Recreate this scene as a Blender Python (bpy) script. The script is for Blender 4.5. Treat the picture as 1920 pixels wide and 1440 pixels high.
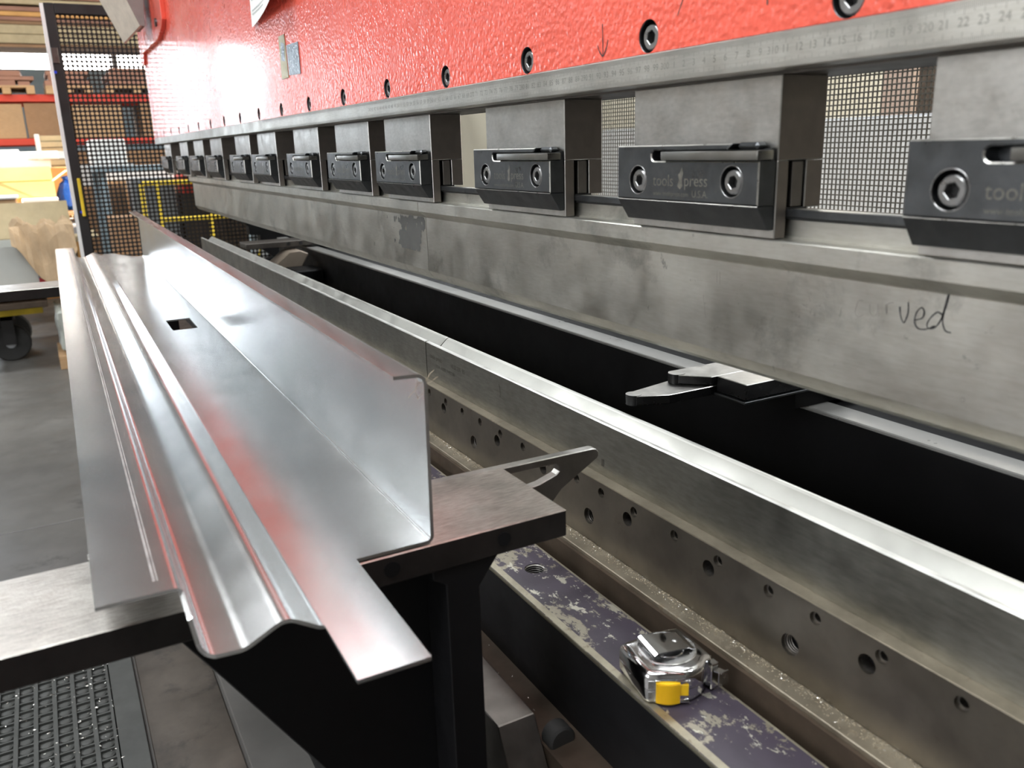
import bpy, bmesh, math, random
from mathutils import Vector, Matrix, noise
random.seed(7)
for o in list(bpy.data.objects): bpy.data.objects.remove(o)
SC = bpy.context.scene
COL = SC.collection
ZF = 1.15            # drawing height 0 (lower edge of the scale strip) lies 1.15 m above the floor

# ------------------------------------------------------------------ camera
F = 1583.05
R = [[0.48141254, 0.87603463, -0.0283778], [0.22522142, -0.15492691, -0.9619111], [-0.84706392, 0.45668478, -0.27188552]]
cam = bpy.data.cameras.new('camera'); camo = bpy.data.objects.new('camera', cam); COL.objects.link(camo)
rt, dn, fw = (Vector(r) for r in R)
M = Matrix((rt, -dn, -fw)).transposed().to_4x4()
M.translation = Vector((0.49082, -0.39136, -0.03908 + ZF))
camo.matrix_world = M
cam.sensor_fit = 'HORIZONTAL'; cam.sensor_width = 36.0
cam.lens = 36.0 * F / 1920.0
cam.clip_start = 0.02; cam.clip_end = 100
cam.dof.use_dof = True; cam.dof.focus_distance = 0.95; cam.dof.aperture_fstop = 11.0
SC.camera = camo

# ------------------------------------------------------------------ view, world, sun, big lamps
SC.view_settings.view_transform = 'Standard'
SC.view_settings.look = 'None'
SC.view_settings.gamma = 1.0
SC.view_settings.use_curve_mapping = False
SC.view_settings.exposure = 0.0
W = bpy.data.worlds.new('sky'); SC.world = W; W.use_nodes = True
bg = W.node_tree.nodes['Background']; bg.inputs[0].default_value = (0.86, 0.93, 1.0, 1); bg.inputs[1].default_value = 13.0

def lamp(name, kind, loc, energy, size=None, rot=(0, 0, 0), color=(1, 1, 1)):
    L = bpy.data.lights.new(name, kind); L.energy = energy; L.color = color
    if kind == 'AREA': L.shape = 'RECTANGLE'; L.size, L.size_y = size
    if kind == 'SUN': L.angle = 0.01
    o = bpy.data.objects.new(name, L); COL.objects.link(o); o.location = loc; o.rotation_euler = rot
    return o
s = lamp('sun', 'SUN', (-14, -4, 8), 60.0, color=(1, 0.93, 0.82))
s.rotation_euler = Vector((0.25, 0.9, -0.5)).to_track_quat('-Z', 'Y').to_euler()
SKY = (0.95, 0.98, 1.0)
for x in (-5.5, -0.7, 1.3):
    lamp('skylight', 'AREA', (x, -2.0, 5.25), 165, (0.9, 2.6), color=SKY)
for x in (-7.0, -2.5, 1.5):
    lamp('skylight', 'AREA', (x, 2.9, 5.25), 150, (1.6, 2.2), color=SKY)

# ------------------------------------------------------------------ helpers
def add_bevel(bm, off, ang=30, seg=1):
    es = [e for e in bm.edges if len(e.link_faces) == 2 and e.calc_face_angle(0) > math.radians(ang)]
    if es: bmesh.ops.bevel(bm, geom=es, offset=off, segments=seg, affect='EDGES', clamp_overlap=True, profile=0.6)

class MB:
    def __init__(s): s.bm = bmesh.new()
    def poly(s, vs, fs, bevel=0, seg=1, mi=0):
        b = bmesh.new()
        vv = [b.verts.new(v) for v in vs]
        for f in fs:
            try: fc = b.faces.new([vv[i] for i in f]); fc.material_index = mi
            except ValueError: pass
        bmesh.ops.recalc_face_normals(b, faces=b.faces)
        if bevel: add_bevel(b, bevel, seg=seg)
        for fc in b.faces: fc.material_index = mi
        me = bpy.data.meshes.new('t'); b.to_mesh(me); b.free(); s.bm.from_mesh(me); bpy.data.meshes.remove(me)
        return s
    def box(s, x0, x1, y0, y1, z0, z1, bevel=0, mi=0, rz=0, seg=1):
        vs = [(x, y, z) for x in (x0, x1) for y in (y0, y1) for z in (z0, z1)]
        if rz:
            cx, cy = (x0+x1)/2, (y0+y1)/2; c, n = math.cos(rz), math.sin(rz)
            vs = [(cx+(x-cx)*c-(y-cy)*n, cy+(x-cx)*n+(y-cy)*c, z) for x, y, z in vs]
        return s.poly(vs, [(0,1,3,2),(4,6,7,5),(0,4,5,1),(2,3,7,6),(0,2,6,4),(1,5,7,3)], bevel, seg, mi)
    def prism(s, prof, t0, t1, axis='x', bevel=0, mi=0, seg=1):
        n = len(prof)
        def P(a, b, t): return {'x': (t, a, b), 'y': (a, t, b), 'z': (a, b, t)}[axis]
        vs = [P(a, b, t0) for a, b in prof] + [P(a, b, t1) for a, b in prof]
        fs = [tuple(range(n)), tuple(range(2*n-1, n-1, -1))] + [(i, (i+1) % n, n+(i+1) % n, n+i) for i in range(n)]
        return s.poly(vs, fs, bevel, seg, mi)
    def lathe(s, prof, c, axis='z', n=20, mi=0, cap0=True, cap1=True):
        c = Vector(c); vs, fs = [], []
        for r, h in prof:
            for i in range(n):
                a = 2*math.pi*i/n; p, q = r*math.cos(a), r*math.sin(a)
                vs.append(c + Vector({'z': (p, q, h), 'y': (p, h, q), 'x': (h, p, q)}[axis]))
        for k in range(len(prof)-1):
            for i in range(n): fs.append((k*n+i, k*n+(i+1) % n, (k+1)*n+(i+1) % n, (k+1)*n+i))
        fs += ([tuple(range(n))] if cap0 else []) + ([tuple(range((len(prof)-1)*n, len(prof)*n))] if cap1 else [])
        return s.poly(vs, fs, 0, 1, mi)
    def cyl(s, c, r, h, axis='z', n=20, mi=0, ch=0):
        pr = [(r-ch, 0), (r, ch), (r, h-ch), (r-ch, h)] if ch else [(r, 0), (r, h)]
        return s.lathe(pr, c, axis, n, mi)
    def tube(s, pts, r, n=8, mi=0):
        pts = [Vector(p) for p in pts]; vs, fs = [], []
        for k, p in enumerate(pts):
            d = (pts[min(k+1, len(pts)-1)] - pts[max(k-1, 0)]).normalized()
            u = d.orthogonal().normalized() if k == 0 else (u - d*u.dot(d)).normalized()
            v = d.cross(u)
            for i in range(n):
                a = 2*math.pi*i/n; vs.append(p + (u*math.cos(a) + v*math.sin(a))*r)
        for k in range(len(pts)-1):
            for i in range(n): fs.append((k*n+i, k*n+(i+1) % n, (k+1)*n+(i+1) % n, (k+1)*n+i))
        fs += [tuple(range(n)), tuple(range((len(pts)-1)*n, len(pts)*n))]
        return s.poly(vs, fs, 0, 1, mi)
    def raw(s, vs, fs, mi=0):
        vv = [s.bm.verts.new(v) for v in vs]
        for f in fs: s.bm.faces.new([vv[i] for i in f]).material_index = mi
        return s
    def mesh(s, me, mat=None):
        n0 = len(s.bm.verts); s.bm.from_mesh(me); s.bm.verts.ensure_lookup_table()
        if mat is not None: bmesh.ops.transform(s.bm, matrix=mat, verts=s.bm.verts[n0:])
        return s
    def build(s, name, mat, parent=None, smooth=22, kind=None, label=None):
        off = Vector((0, 0, 0))
        if parent is not None:
            q = parent
            while q is not None: off += Vector(q['_o']) if '_o' in q else Vector(); q = q.parent
        bmesh.ops.translate(s.bm, vec=-off, verts=s.bm.verts)
        me = bpy.data.meshes.new(name); s.bm.to_mesh(me); s.bm.free()
        for m in (mat if isinstance(mat, (list, tuple)) else [mat]): me.materials.append(m)
        if smooth:
            me.shade_smooth()
            try: me.set_sharp_from_angle(angle=math.radians(smooth))
            except Exception: pass
        o = bpy.data.objects.new(name, me); COL.objects.link(o)
        if parent is not None: o.parent = parent
        if kind: o['kind'] = kind
        if label: o['label'] = label
        return o
def bake(o, ang=35):
    bpy.context.view_layer.update()
    me = bpy.data.meshes.new_from_object(o.evaluated_get(bpy.context.evaluated_depsgraph_get()))
    o.modifiers.clear(); o.data = me
    me.shade_smooth(); me.set_sharp_from_angle(angle=math.radians(ang))
    return o

def thing(name, label, cat, loc, group=None, rz=0):
    o = bpy.data.objects.new(name, None); COL.objects.link(o); o.empty_display_size = 0.05
    o.location = loc; o.rotation_euler[2] = rz; o['_o'] = list(loc)
    o['label'] = label; o['category'] = cat
    if group: o['group'] = group
    return o
def solo(o, label, cat, group=None):
    o['label'] = label; o['category'] = cat
    if group: o['group'] = group
    return o
def struct(o): o['kind'] = 'structure'; return o
def copy_tree(o, parent=None):
    c = o.copy(); COL.objects.link(c)
    if parent is not None: c.parent = parent
    for ch in list(o.children): copy_tree(ch, c)
    return c

def curve_mesh(cu):
    o = bpy.data.objects.new('tmp', cu); COL.objects.link(o)
    bpy.context.view_layer.update()
    me = bpy.data.meshes.new_from_object(o.evaluated_get(bpy.context.evaluated_depsgraph_get()))
    bpy.data.objects.remove(o); bpy.data.curves.remove(cu)
    return me
XZ = Matrix(((1, 0, 0, 0), (0, 0, -1, 0), (0, 1, 0, 0), (0, 0, 0, 1)))      # (u,v,w) -> (u,-w,v): faces -Y
def plate2d(loops, y0, y1, bevel=0.0):
    """flat plate in the x-z plane between y0 (front) and y1, with holes"""
    cu = bpy.data.curves.new('t', 'CURVE'); cu.dimensions = '2D'; cu.fill_mode = 'BOTH'
    cu.extrude = (y1-y0)/2 - bevel; cu.bevel_depth = bevel; cu.bevel_resolution = 0
    cu.offset = -bevel
    for lp in loops:
        sp = cu.splines.new('POLY'); sp.points.add(len(lp)-1); sp.use_cyclic_u = True
        for p, (a, b) in zip(sp.points, lp): p.co = (a, b, 0, 1)
    me = curve_mesh(cu); me.transform(Matrix.Translation((0, (y0+y1)/2, 0)) @ XZ); return me
def circ(cx, cz, r, n=20, ph=0): return [(cx+r*math.cos(2*math.pi*i/n+ph), cz+r*math.sin(2*math.pi*i/n+ph)) for i in range(n)]
def rect(x0, x1, z0, z1): return [(x0, z0), (x1, z0), (x1, z1), (x0, z1)]
def text_mesh(txt, size, depth=0.0, align='CENTER'):
    cu = bpy.data.curves.new('t', 'FONT'); cu.body = txt; cu.size = size; cu.align_x = align; cu.align_y = 'CENTER'; cu.extrude = depth
    cu.resolution_u = 3
    return curve_mesh(cu)
def ribbon(mb, pts, w, plane_y, mi=0):
    """flat pen stroke on a face of constant y"""
    P = [Vector(p) for p in pts]
    Q = []
    for i in range(len(P)-1):
        p0, p1, p2, p3 = P[max(i-1, 0)], P[i], P[i+1], P[min(i+2, len(P)-1)]
        for k in range(5):
            t = k/5; Q.append(0.5*((2*p1)+(p2-p0)*t+(2*p0-5*p1+4*p2-p3)*t*t+(3*p1-p0-3*p2+p3)*t**3))
    Q.append(P[-1]); vs = []
    for i, q in enumerate(Q):
        d = (Q[min(i+1, len(Q)-1)]-Q[max(i-1, 0)]).normalized(); n = Vector((-d.y, d.x))
        ww = w*(0.75+0.5*noise.noise(Vector((q.x*300, q.y*300, 1))))
        for s_ in (1, -1): e = q+n*ww*s_/2; vs.append((e.x, plane_y, e.y))
    mb.raw(vs, [(2*i, 2*i+1, 2*i+3, 2*i+2) for i in range(len(Q)-1)], mi)

# ------------------------------------------------------------------ materials
def mat(name, base, rough=0.5, metal=0.0, var=0.12, vs=8.0, stretch=(1, 1, 1), rvar=0.08, bump=0.0, bs=120.0, coat=0.0,
        spots=None, fine=None, spec=0.5, emit=None, voro=0.0):
    m = bpy.data.materials.new(name); m.use_nodes = True; nt = m.node_tree; N = nt.nodes; L = nt.links
    b = N['Principled BSDF']; b.inputs['Metallic'].default_value = metal; b.inputs['Roughness'].default_value = rough
    b.inputs['Coat Weight'].default_value = coat; b.inputs['Coat Roughness'].default_value = 0.12
    b.inputs['Specular IOR Level'].default_value = spec
    tc = N.new('ShaderNodeTexCoord'); mp = N.new('ShaderNodeMapping'); L.new(tc.outputs['Object'], mp.inputs[0])
    mp.inputs['Scale'].default_value = stretch
    def nz(scale, detail=4, rgh=0.6, dist=0.0):
        n = N.new('ShaderNodeTexNoise'); L.new(mp.outputs[0], n.inputs['Vector'])
        n.inputs['Scale'].default_value = scale; n.inputs['Detail'].default_value = detail; n.inputs['Roughness'].default_value = rgh
        n.inputs['Distortion'].default_value = dist; return n
    def ramp(src, p0, p1, c0, c1):
        r = N.new('ShaderNodeValToRGB'); L.new(src, r.inputs[0])
        r.color_ramp.elements[0].position = p0; r.color_ramp.elements[1].position = p1
        r.color_ramp.elements[0].color = (*c0, 1); r.color_ramp.elements[1].color = (*c1, 1); return r
    n1 = nz(vs, 5, 0.65)
    lo = tuple(c*(1-var) for c in base); hi = tuple(min(1, c*(1+var)) for c in base)
    col = ramp(n1.outputs[0], 0.3, 0.7, lo, hi).outputs[0]
    rr = N.new('ShaderNodeMapRange'); L.new(nz(vs*2.3, 3).outputs[0], rr.inputs[0])
    rr.inputs[1].default_value = 0.3; rr.inputs[2].default_value = 0.7
    rr.inputs[3].default_value = max(0.02, rough-rvar); rr.inputs[4].default_value = min(1, rough+rvar)
    rough_out = rr.outputs[0]
    def mix(fac, a, c):
        x = N.new('ShaderNodeMix'); x.data_type = 'RGBA'; L.new(fac, x.inputs['Factor']); L.new(a, x.inputs['A'])
        if isinstance(c, tuple): x.inputs['B'].default_value = (*c, 1)
        else: L.new(c, x.inputs['B'])
        return x.outputs['Result']
    if fine:                       # fine grain / scratches: (scale, stretch, strength)
        mp2 = N.new('ShaderNodeMapping'); L.new(tc.outputs['Object'], mp2.inputs[0]); mp2.inputs['Scale'].default_value = fine[1]
        nf = N.new('ShaderNodeTexNoise'); L.new(mp2.outputs[0], nf.inputs['Vector']); nf.inputs['Scale'].default_value = fine[0]; nf.inputs['Detail'].default_value = 3
        mm = N.new('ShaderNodeMix'); mm.data_type = 'RGBA'; mm.blend_type = 'OVERLAY'; mm.inputs['Factor'].default_value = fine[2]
        L.new(col, mm.inputs['A']); L.new(nf.outputs[0], mm.inputs['B']); col = mm.outputs['Result']
    if spots:                      # list of (colour, scale, threshold, softness, metal or None)
        mo = None
        for c, sc, th, so, *rest in spots:
            nn = nz(sc, 6, 0.7, 0.3)
            f = ramp(nn.outputs[0], th, th+so, (0, 0, 0), (1, 1, 1)).outputs[0]
            col = mix(f, col, c)
            if rest:
                x = N.new('ShaderNodeMix'); L.new(f, x.inputs['Factor'])
                if mo is None: x.inputs['A'].default_value = metal
                else: L.new(mo, x.inputs['A'])
                x.inputs['B'].default_value = rest[0]; mo = x.outputs['Result']
        if mo is not None: L.new(mo, b.inputs['Metallic'])
    L.new(col, b.inputs['Base Color']); L.new(rough_out, b.inputs['Roughness'])
    if bump:
        bp = N.new('ShaderNodeBump'); bp.inputs['Strength'].default_value = bump; bp.inputs['Distance'].default_value = 0.0012
        src = nz(bs, 2, 0.5).outputs[0]
        if voro:
            v = N.new('ShaderNodeTexVoronoi'); v.feature = 'SMOOTH_F1'; L.new(mp.outputs[0], v.inputs['Vector']); v.inputs['Scale'].default_value = voro
            ad = N.new('ShaderNodeMath'); L.new(src, ad.inputs[0]); L.new(v.outputs['Distance'], ad.inputs[1]); src = ad.outputs[0]
        L.new(src, bp.inputs['Height']); L.new(bp.outputs[0], b.inputs['Normal'])
    if emit:
        b.inputs['Emission Color'].default_value = (*emit[0], 1); b.inputs['Emission Strength'].default_value = emit[1]
    return m

RED = mat('red_hammered_paint', (0.78, 0.105, 0.065), 0.26, 0, 0.08, 5, bump=0.7, bs=170, voro=240, rvar=0.04, spec=0.6, coat=0.4,
          spots=[((0.30, 0.28, 0.25), 11, 0.715, 0.01)])
REDP = mat('red_smooth_paint', (0.62, 0.05, 0.035), 0.4, 0, 0.08, 5)
STRIP = mat('scale_strip_steel', (0.52, 0.51, 0.47), 0.38, 1, 0.14, 14, fine=(60, (1, 1, 12), 0.25))
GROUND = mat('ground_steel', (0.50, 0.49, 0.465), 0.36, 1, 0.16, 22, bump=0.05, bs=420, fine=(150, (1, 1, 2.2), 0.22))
SIDEST = mat('darker_steel_side', (0.22, 0.195, 0.175), 0.5, 1, 0.15, 20)  # darker tone for the end faces of the holder plates
GROUNDD = mat('dull_ground_steel', (0.20, 0.185, 0.17), 0.48, 1, 0.2, 18)
OXIDE = mat('black_oxide_steel', (0.10, 0.105, 0.11), 0.36, 0.9, 0.25, 26, rvar=0.1)
BEVELHI = mat('bevel_highlight_steel', (0.62, 0.61, 0.57), 0.32, 1, 0.12, 60)  # pale steel paints the highlight that clamp bevels catch
OXIDEB = mat('blackened_steel_side', (0.035, 0.035, 0.037), 0.3, 0.7, 0.2, 26)
OXIDEL = mat('worn_oxide_steel', (0.24, 0.235, 0.22), 0.34, 1, 0.15, 20)
BOLT = mat('bolt_steel', (0.30, 0.30, 0.30), 0.32, 1, 0.15, 60)
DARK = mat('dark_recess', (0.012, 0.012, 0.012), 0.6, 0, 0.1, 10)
PUNCH = mat('punch_steel', (0.60, 0.59, 0.54), 0.37, 1, 0.16, 9, fine=(90, (1, 1, 6), 0.2),
            spots=[((0.36, 0.36, 0.33), 16, 0.56, 0.16), ((0.27, 0.27, 0.245), 60, 0.64, 0.10), ((0.2, 0.19, 0.175), 150, 0.735, 0.03)])
DIE = mat('die_steel', (0.27, 0.265, 0.24), 0.38, 1, 0.2, 10, fine=(80, (1, 1, 5), 0.3), spots=[((0.16, 0.15, 0.13), 40, 0.68, 0.1)])
DIEV = mat('shaded_vee_steel', (0.44, 0.44, 0.41), 0.40, 1, 0.08, 12)  # dimmer than the shoulders: shading painted into the vee for contrast
DIETOP = mat('lit_die_top', (0.60, 0.60, 0.57), 0.36, 1, 0.05, 10)  # paler than the die body: overhead light painted onto the top
RAIL = mat('oily_rail_steel', (0.19, 0.172, 0.145), 0.42, 1, 0.22, 12, spots=[((0.11, 0.09, 0.07), 16, 0.62, 0.15)])
LEDGE = mat('grimy_ledge_steel', (0.36, 0.32, 0.25), 0.45, 0.9, 0.25, 20, spots=[((0.17, 0.135, 0.09), 45, 0.60, 0.10, 0.2)])
BROWN = mat('oily_brown_steel', (0.085, 0.062, 0.045), 0.5, 0.6, 0.25, 20)
BLACKP = mat('black_machine_paint', (0.006, 0.006, 0.007), 0.5, 0, 0.2, 10, spec=0.25)
CHIP = mat('chipped_purple_paint', (0.045, 0.036, 0.052), 0.42, 0.0, 0.25, 12, rvar=0.1, stretch=(0.7, 1, 1),
           spots=[((0.36, 0.33, 0.265), 24, 0.53, 0.025, 0.85), ((0.045, 0.036, 0.052), 48, 0.545, 0.03, 0.0), ((0.60, 0.58, 0.50), 75, 0.60, 0.02, 0.9)])
EDGEW = mat('bare_worn_edge', (0.38, 0.35, 0.27), 0.42, 0.9, 0.2, 40, spots=[((0.2, 0.17, 0.12), 60, 0.6, 0.1, 0.5)])
ARMTOP = mat('scratched_arm_steel', (0.53, 0.50, 0.46), 0.37, 1, 0.12, 14, fine=(60, (14, 2, 1), 0.55), bump=0.10, bs=500)
SCALE = mat('black_mill_scale', (0.018, 0.015, 0.014), 0.5, 0.3, 0.4, 30, bump=0.4, bs=90)
GALV = mat('galvanised_sheet', (0.69, 0.70, 0.70), 0.215, 0.945, 0.04, 6, rvar=0.03)
LIPS = mat('pale_scuffed_zinc', (0.74, 0.75, 0.75), 0.5, 0.1, 0.12, 25, stretch=(0.3, 2, 2))
CHROME = mat('chrome_plate', (0.68, 0.68, 0.69), 0.10, 1, 0.06, 20, rvar=0.04)
SATIN = mat('satin_plate', (0.60, 0.60, 0.60), 0.25, 1, 0.08, 30)
YELLOW = mat('yellow_plastic', (0.85, 0.52, 0.01), 0.4, 0, 0.05, 20)
YELP = mat('yellow_paint', (0.72, 0.52, 0.03), 0.5, 0, 0.2, 9, spots=[((0.2, 0.16, 0.06), 20, 0.66, 0.05)])
INK = mat('black_marker', (0.03, 0.03, 0.032), 0.6, 0, 0.2, 60)
INKF = mat('faint_marker', (0.40, 0.38, 0.35), 0.5, 0.6, 0.2, 60)
ETCH = mat('laser_marking', (0.17, 0.165, 0.145), 0.45, 0.6, 0.3, 120)
MARKD = mat('dark_mark_and_shadow', (0.10, 0.095, 0.08), 0.5, 0.5, 0.3, 120)
TICKM = mat('engraved_tick', (0.32, 0.31, 0.28), 0.5, 0.8, 0.2, 60)
PAPER = mat('white_paper', (0.78, 0.79, 0.76), 0.8, 0, 0.03, 8)
GRAYINK = mat('grey_print', (0.5, 0.52, 0.52), 0.8, 0, 0.05, 8)
KHAKI = mat('khaki_tape', (0.36, 0.33, 0.20), 0.4, 0, 0.2, 40)
FOIL = mat('slate_label', (0.16, 0.20, 0.24), 0.3, 0.3, 0.4, 60, bump=0.5, bs=200)
FRAMEB = mat('black_frame_paint', (0.022, 0.021, 0.021), 0.45, 0, 0.15, 10)
MESHB = mat('black_perforated_sheet', (0.018, 0.016, 0.015), 0.5, 0, 0.1, 10)
MESHG = mat('grey_wire', (0.20, 0.185, 0.16), 0.45, 0.6, 0.1, 10)
WHITEP = mat('white_paint', (0.78, 0.78, 0.76), 0.5, 0, 0.04, 6)
BRKT = mat('dull_zinc_lit', (0.70, 0.62, 0.52), 0.5, 0.1, 0.12, 30)  # lit copy of the bracket zinc, for its bright front face
PINKB = mat('pinkish_board', (0.42, 0.31, 0.25), 0.7, 0, 0.06, 5)
BRKTD = mat('dull_zinc_shaded', (0.26, 0.25, 0.235), 0.55, 0.35, 0.1, 30)  # darker copy of the bracket zinc paints its shaded face
CREAM = mat('cream_paint', (0.74, 0.68, 0.53), 0.6, 0, 0.04, 3)
GREYP = mat('grey_paint', (0.40, 0.42, 0.44), 0.5, 0, 0.06, 5)
GREYL = mat('light_grey_rail', (0.40, 0.40, 0.385), 0.35, 0.3, 0.1, 8)
BLUEG = mat('bluegrey_cladding', (0.22, 0.29, 0.33), 0.6, 0, 0.1, 4)
CARD = mat('cardboard', (0.42, 0.27, 0.145), 0.8, 0, 0.12, 4, fine=(30, (1, 1, 8), 0.2))
CARDD = mat('dark_cardboard', (0.29, 0.165, 0.085), 0.8, 0, 0.14, 4, fine=(30, (1, 1, 8), 0.2))
CARDO = mat('orange_cardboard', (0.62, 0.33, 0.11), 0.8, 0, 0.12, 4)
PALEB = mat('pale_grey_carton', (0.50, 0.51, 0.48), 0.7, 0, 0.05, 5)
KRAFT = mat('kraft_paper', (0.42, 0.30, 0.18), 0.75, 0, 0.15, 9)
WOOD = mat('pallet_wood', (0.46, 0.29, 0.15), 0.75, 0, 0.2, 10, stretch=(1, 0.2, 1))
LUMB = mat('reddish_lumber', (0.30, 0.15, 0.10), 0.7, 0, 0.25, 9, stretch=(1, 0.2, 1))
TANB = mat('tan_board', (0.46, 0.37, 0.22), 0.7, 0, 0.12, 7)
RACKR = mat('red_rack_paint', (0.60, 0.055, 0.03), 0.45, 0, 0.08, 6)
RACKB = mat('blue_rack_paint', (0.08, 0.11, 0.16), 0.5, 0, 0.1, 6)
BLUEPL = mat('blue_plastic', (0.02, 0.12, 0.55), 0.25, 0, 0.1, 9)
ORANGE = mat('orange_label', (0.75, 0.17, 0.02), 0.5, 0, 0.1, 9)
PURPLE = mat('purple_label', (0.28, 0.08, 0.35), 0.6, 0, 0.05, 9)
NAVY = mat('navy_label', (0.03, 0.04, 0.14), 0.6, 0, 0.05, 9)
REDL = mat('red_label', (0.35, 0.02, 0.03), 0.6, 0, 0.05, 9)
WRAP = mat('stretch_wrap', (0.42, 0.44, 0.40), 0.22, 0, 0.2, 6, stretch=(4, 4, 0.6))
RUBBER = mat('black_rubber', (0.022, 0.022, 0.021), 0.65, 0, 0.2, 12)
MATR = mat('rubber_mat', (0.052, 0.054, 0.050), 0.62, 0, 0.2, 9)
CONC = mat('dusty_concrete', (0.115, 0.11, 0.102), 0.42, 0, 0.3, 2.2, rvar=0.12, spots=[((0.055, 0.05, 0.047), 5, 0.6, 0.12)])
CONCL = mat('pale_concrete', (0.42, 0.41, 0.38), 0.7, 0, 0.1, 1)  # pale concrete colour for the ground outside
PLATEF = mat('oily_floor_plate', (0.085, 0.072, 0.06), 0.42, 0.3, 0.4, 6, spots=[((0.035, 0.032, 0.029), 7, 0.52, 0.14)])
WALLM = mat('warehouse_wall', (0.34, 0.33, 0.31), 0.8, 0, 0.08, 1.5)
DARKW = mat('dark_wall', (0.10, 0.095, 0.09), 0.8, 0, 0.08, 1.5)
CEILM = mat('ceiling_boards', (0.20, 0.18, 0.165), 0.8, 0, 0.15, 2)
PANE3 = mat('added_rear_pane', (0.85, 0.87, 0.9), 0.5, 0, 0.02, 2, emit=((1.0, 0.98, 0.94), 2.2))
PANE2 = mat('added_fill_pane', (0.85, 0.87, 0.9), 0.5, 0, 0.02, 2, emit=((0.97, 0.98, 1.0), 4.6))
PANE = mat('daylit_pane', (0.9, 0.92, 0.95), 0.4, 0, 0.02, 2, emit=((1.0, 0.98, 0.93), 22.0))
SWARF = mat('bright_metal_chips', (0.75, 0.73, 0.68), 0.3, 1, 0.2, 200)
GRIT = mat('rusty_grit', (0.24, 0.20, 0.14), 0.6, 0.5, 0.5, 300)
BLUESPOT = mat('blue_indicator', (0.03, 0.06, 0.6), 0.3, 0, 0.05, 9)
BEIGE = mat('beige_cast_metal', (0.36, 0.30, 0.24), 0.5, 0.2, 0.1, 15)

# ================================================================== SETTING
zf = -ZF
fl = MB().box(-14, 5, -5, 6, zf-0.2, zf-0.006).build('floor', CONC); struct(fl)
for (x0, x1, y0, y1, m) in [(-12.0, -2.372, -3.9, 0.9, CONC), (-2.366, 1.5, -3.9, -1.42, CONC), (-2.366, 1.5, -1.414, -0.369, CONC),
                            (-2.366, 1.5, -0.363, -0.213, PLATEF), (-2.366, 1.5, -0.207, 0.9, CONC)]:
    MB().box(x0, x1, y0, y1, zf-0.02, zf, 0.002).build('floor_slab', m, fl)
wl_ = MB()
wl_.box(-14, 5, -5.2, -5, zf, 0.1).box(-7.5, 5, -5.2, -5, 2.3, 4.4).box(-14, -9.4, -5.2, -5, 0.1, 4.4).box(-9.4, -7.5, -5.2, -5, 0.1, 2.0).box(-9.4, -7.5, -5.2, -5, 3.0, 4.4)
for a, b in ((-7.5, -1.9), (2.1, 5)): wl_.box(a, b, -5.2, -5, 0.1, 2.3)
struct(wl_.build('wall_left', WALLM))
for k, (a, b) in enumerate(((-1.9, 2.1),)):
    w_ = struct(MB().box(a, b, -5.14, -5.08, 0.1, 2.3).build('window_%d' % (k+2), PANE2))  # added unseen window; its glow brightens the front faces
    fr_ = MB()
    for j in range(5): fr_.box(a+(b-a)*j/4-0.03, a+(b-a)*j/4+0.03, -5.08, -4.98, 0.1, 2.3)
    for z in (0.1, 1.2, 2.3): fr_.box(a, b, -5.08, -4.98, z-0.03, z+0.03)
    fr_.build('window_frame', GREYP, w_)
struct(MB().box(-14, 5, 6, 6.2, zf, 1.4).box(-14, 5, 6, 6.2, 2.9, 4.4).box(-14, -11, 6, 6.2, 1.4, 2.9).box(1.5, 5, 6, 6.2, 1.4, 2.9).build('wall_right', CREAM))
w5 = struct(MB().box(-11, 1.5, 6.06, 6.12, 1.4, 2.9).build('window_4', PANE3))  # added unseen glowing band, lights die top and gauge fingers
f5 = MB()
for j in range(9): f5.box(-11+12.5*j/8-0.03, -11+12.5*j/8+0.03, 5.98, 6.06, 1.4, 2.9)
f5.build('window_frame', GREYP, w5)
struct(MB().box(5, 5.2, -5, 6, zf, 4.4).build('wall_near', DARKW))
# far wall with unseen opening shaped for ram glare and a ribbon of windows
wf = MB()
XW = -12.0
wf.box(XW-0.2, XW, -5, -2.5, zf, 4.4).box(XW-0.2, XW, -0.95, -0.78, zf, 4.4).box(XW-0.2, XW, -2.5, -0.95, 1.40, 4.4).box(XW-0.2, XW, -2.5, -0.95, zf, -0.05)
wf.box(XW-0.2, XW, -0.78, 6, zf, 1.03).box(XW-0.2, XW, -0.78, 6, 1.34, 4.4)
struct(wf.build('wall_far', BLUEG))
win = struct(MB().box(XW-0.12, XW-0.06, -0.78, 6, 1.03, 1.34).build('window_1', PANE))
fr = MB()
fr.box(XW-0.05, XW+0.03, -0.78, 6, 1.207, 1.236)
for y in (-0.76, 0.72, 2.2, 3.7, 5.2): fr.box(XW-0.05, XW+0.04, y-0.035, y+0.035, 1.03, 1.34)
fr.build('window_frame', GREYP, win)
struct(MB().box(-14, 5, -5, 6, 4.2, 4.4).build('ceiling', CEILM))
struct(MB().box(-40, -12.2, -25, 25, zf-0.2, zf-0.02).build('ground_outside', CONCL))

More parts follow.
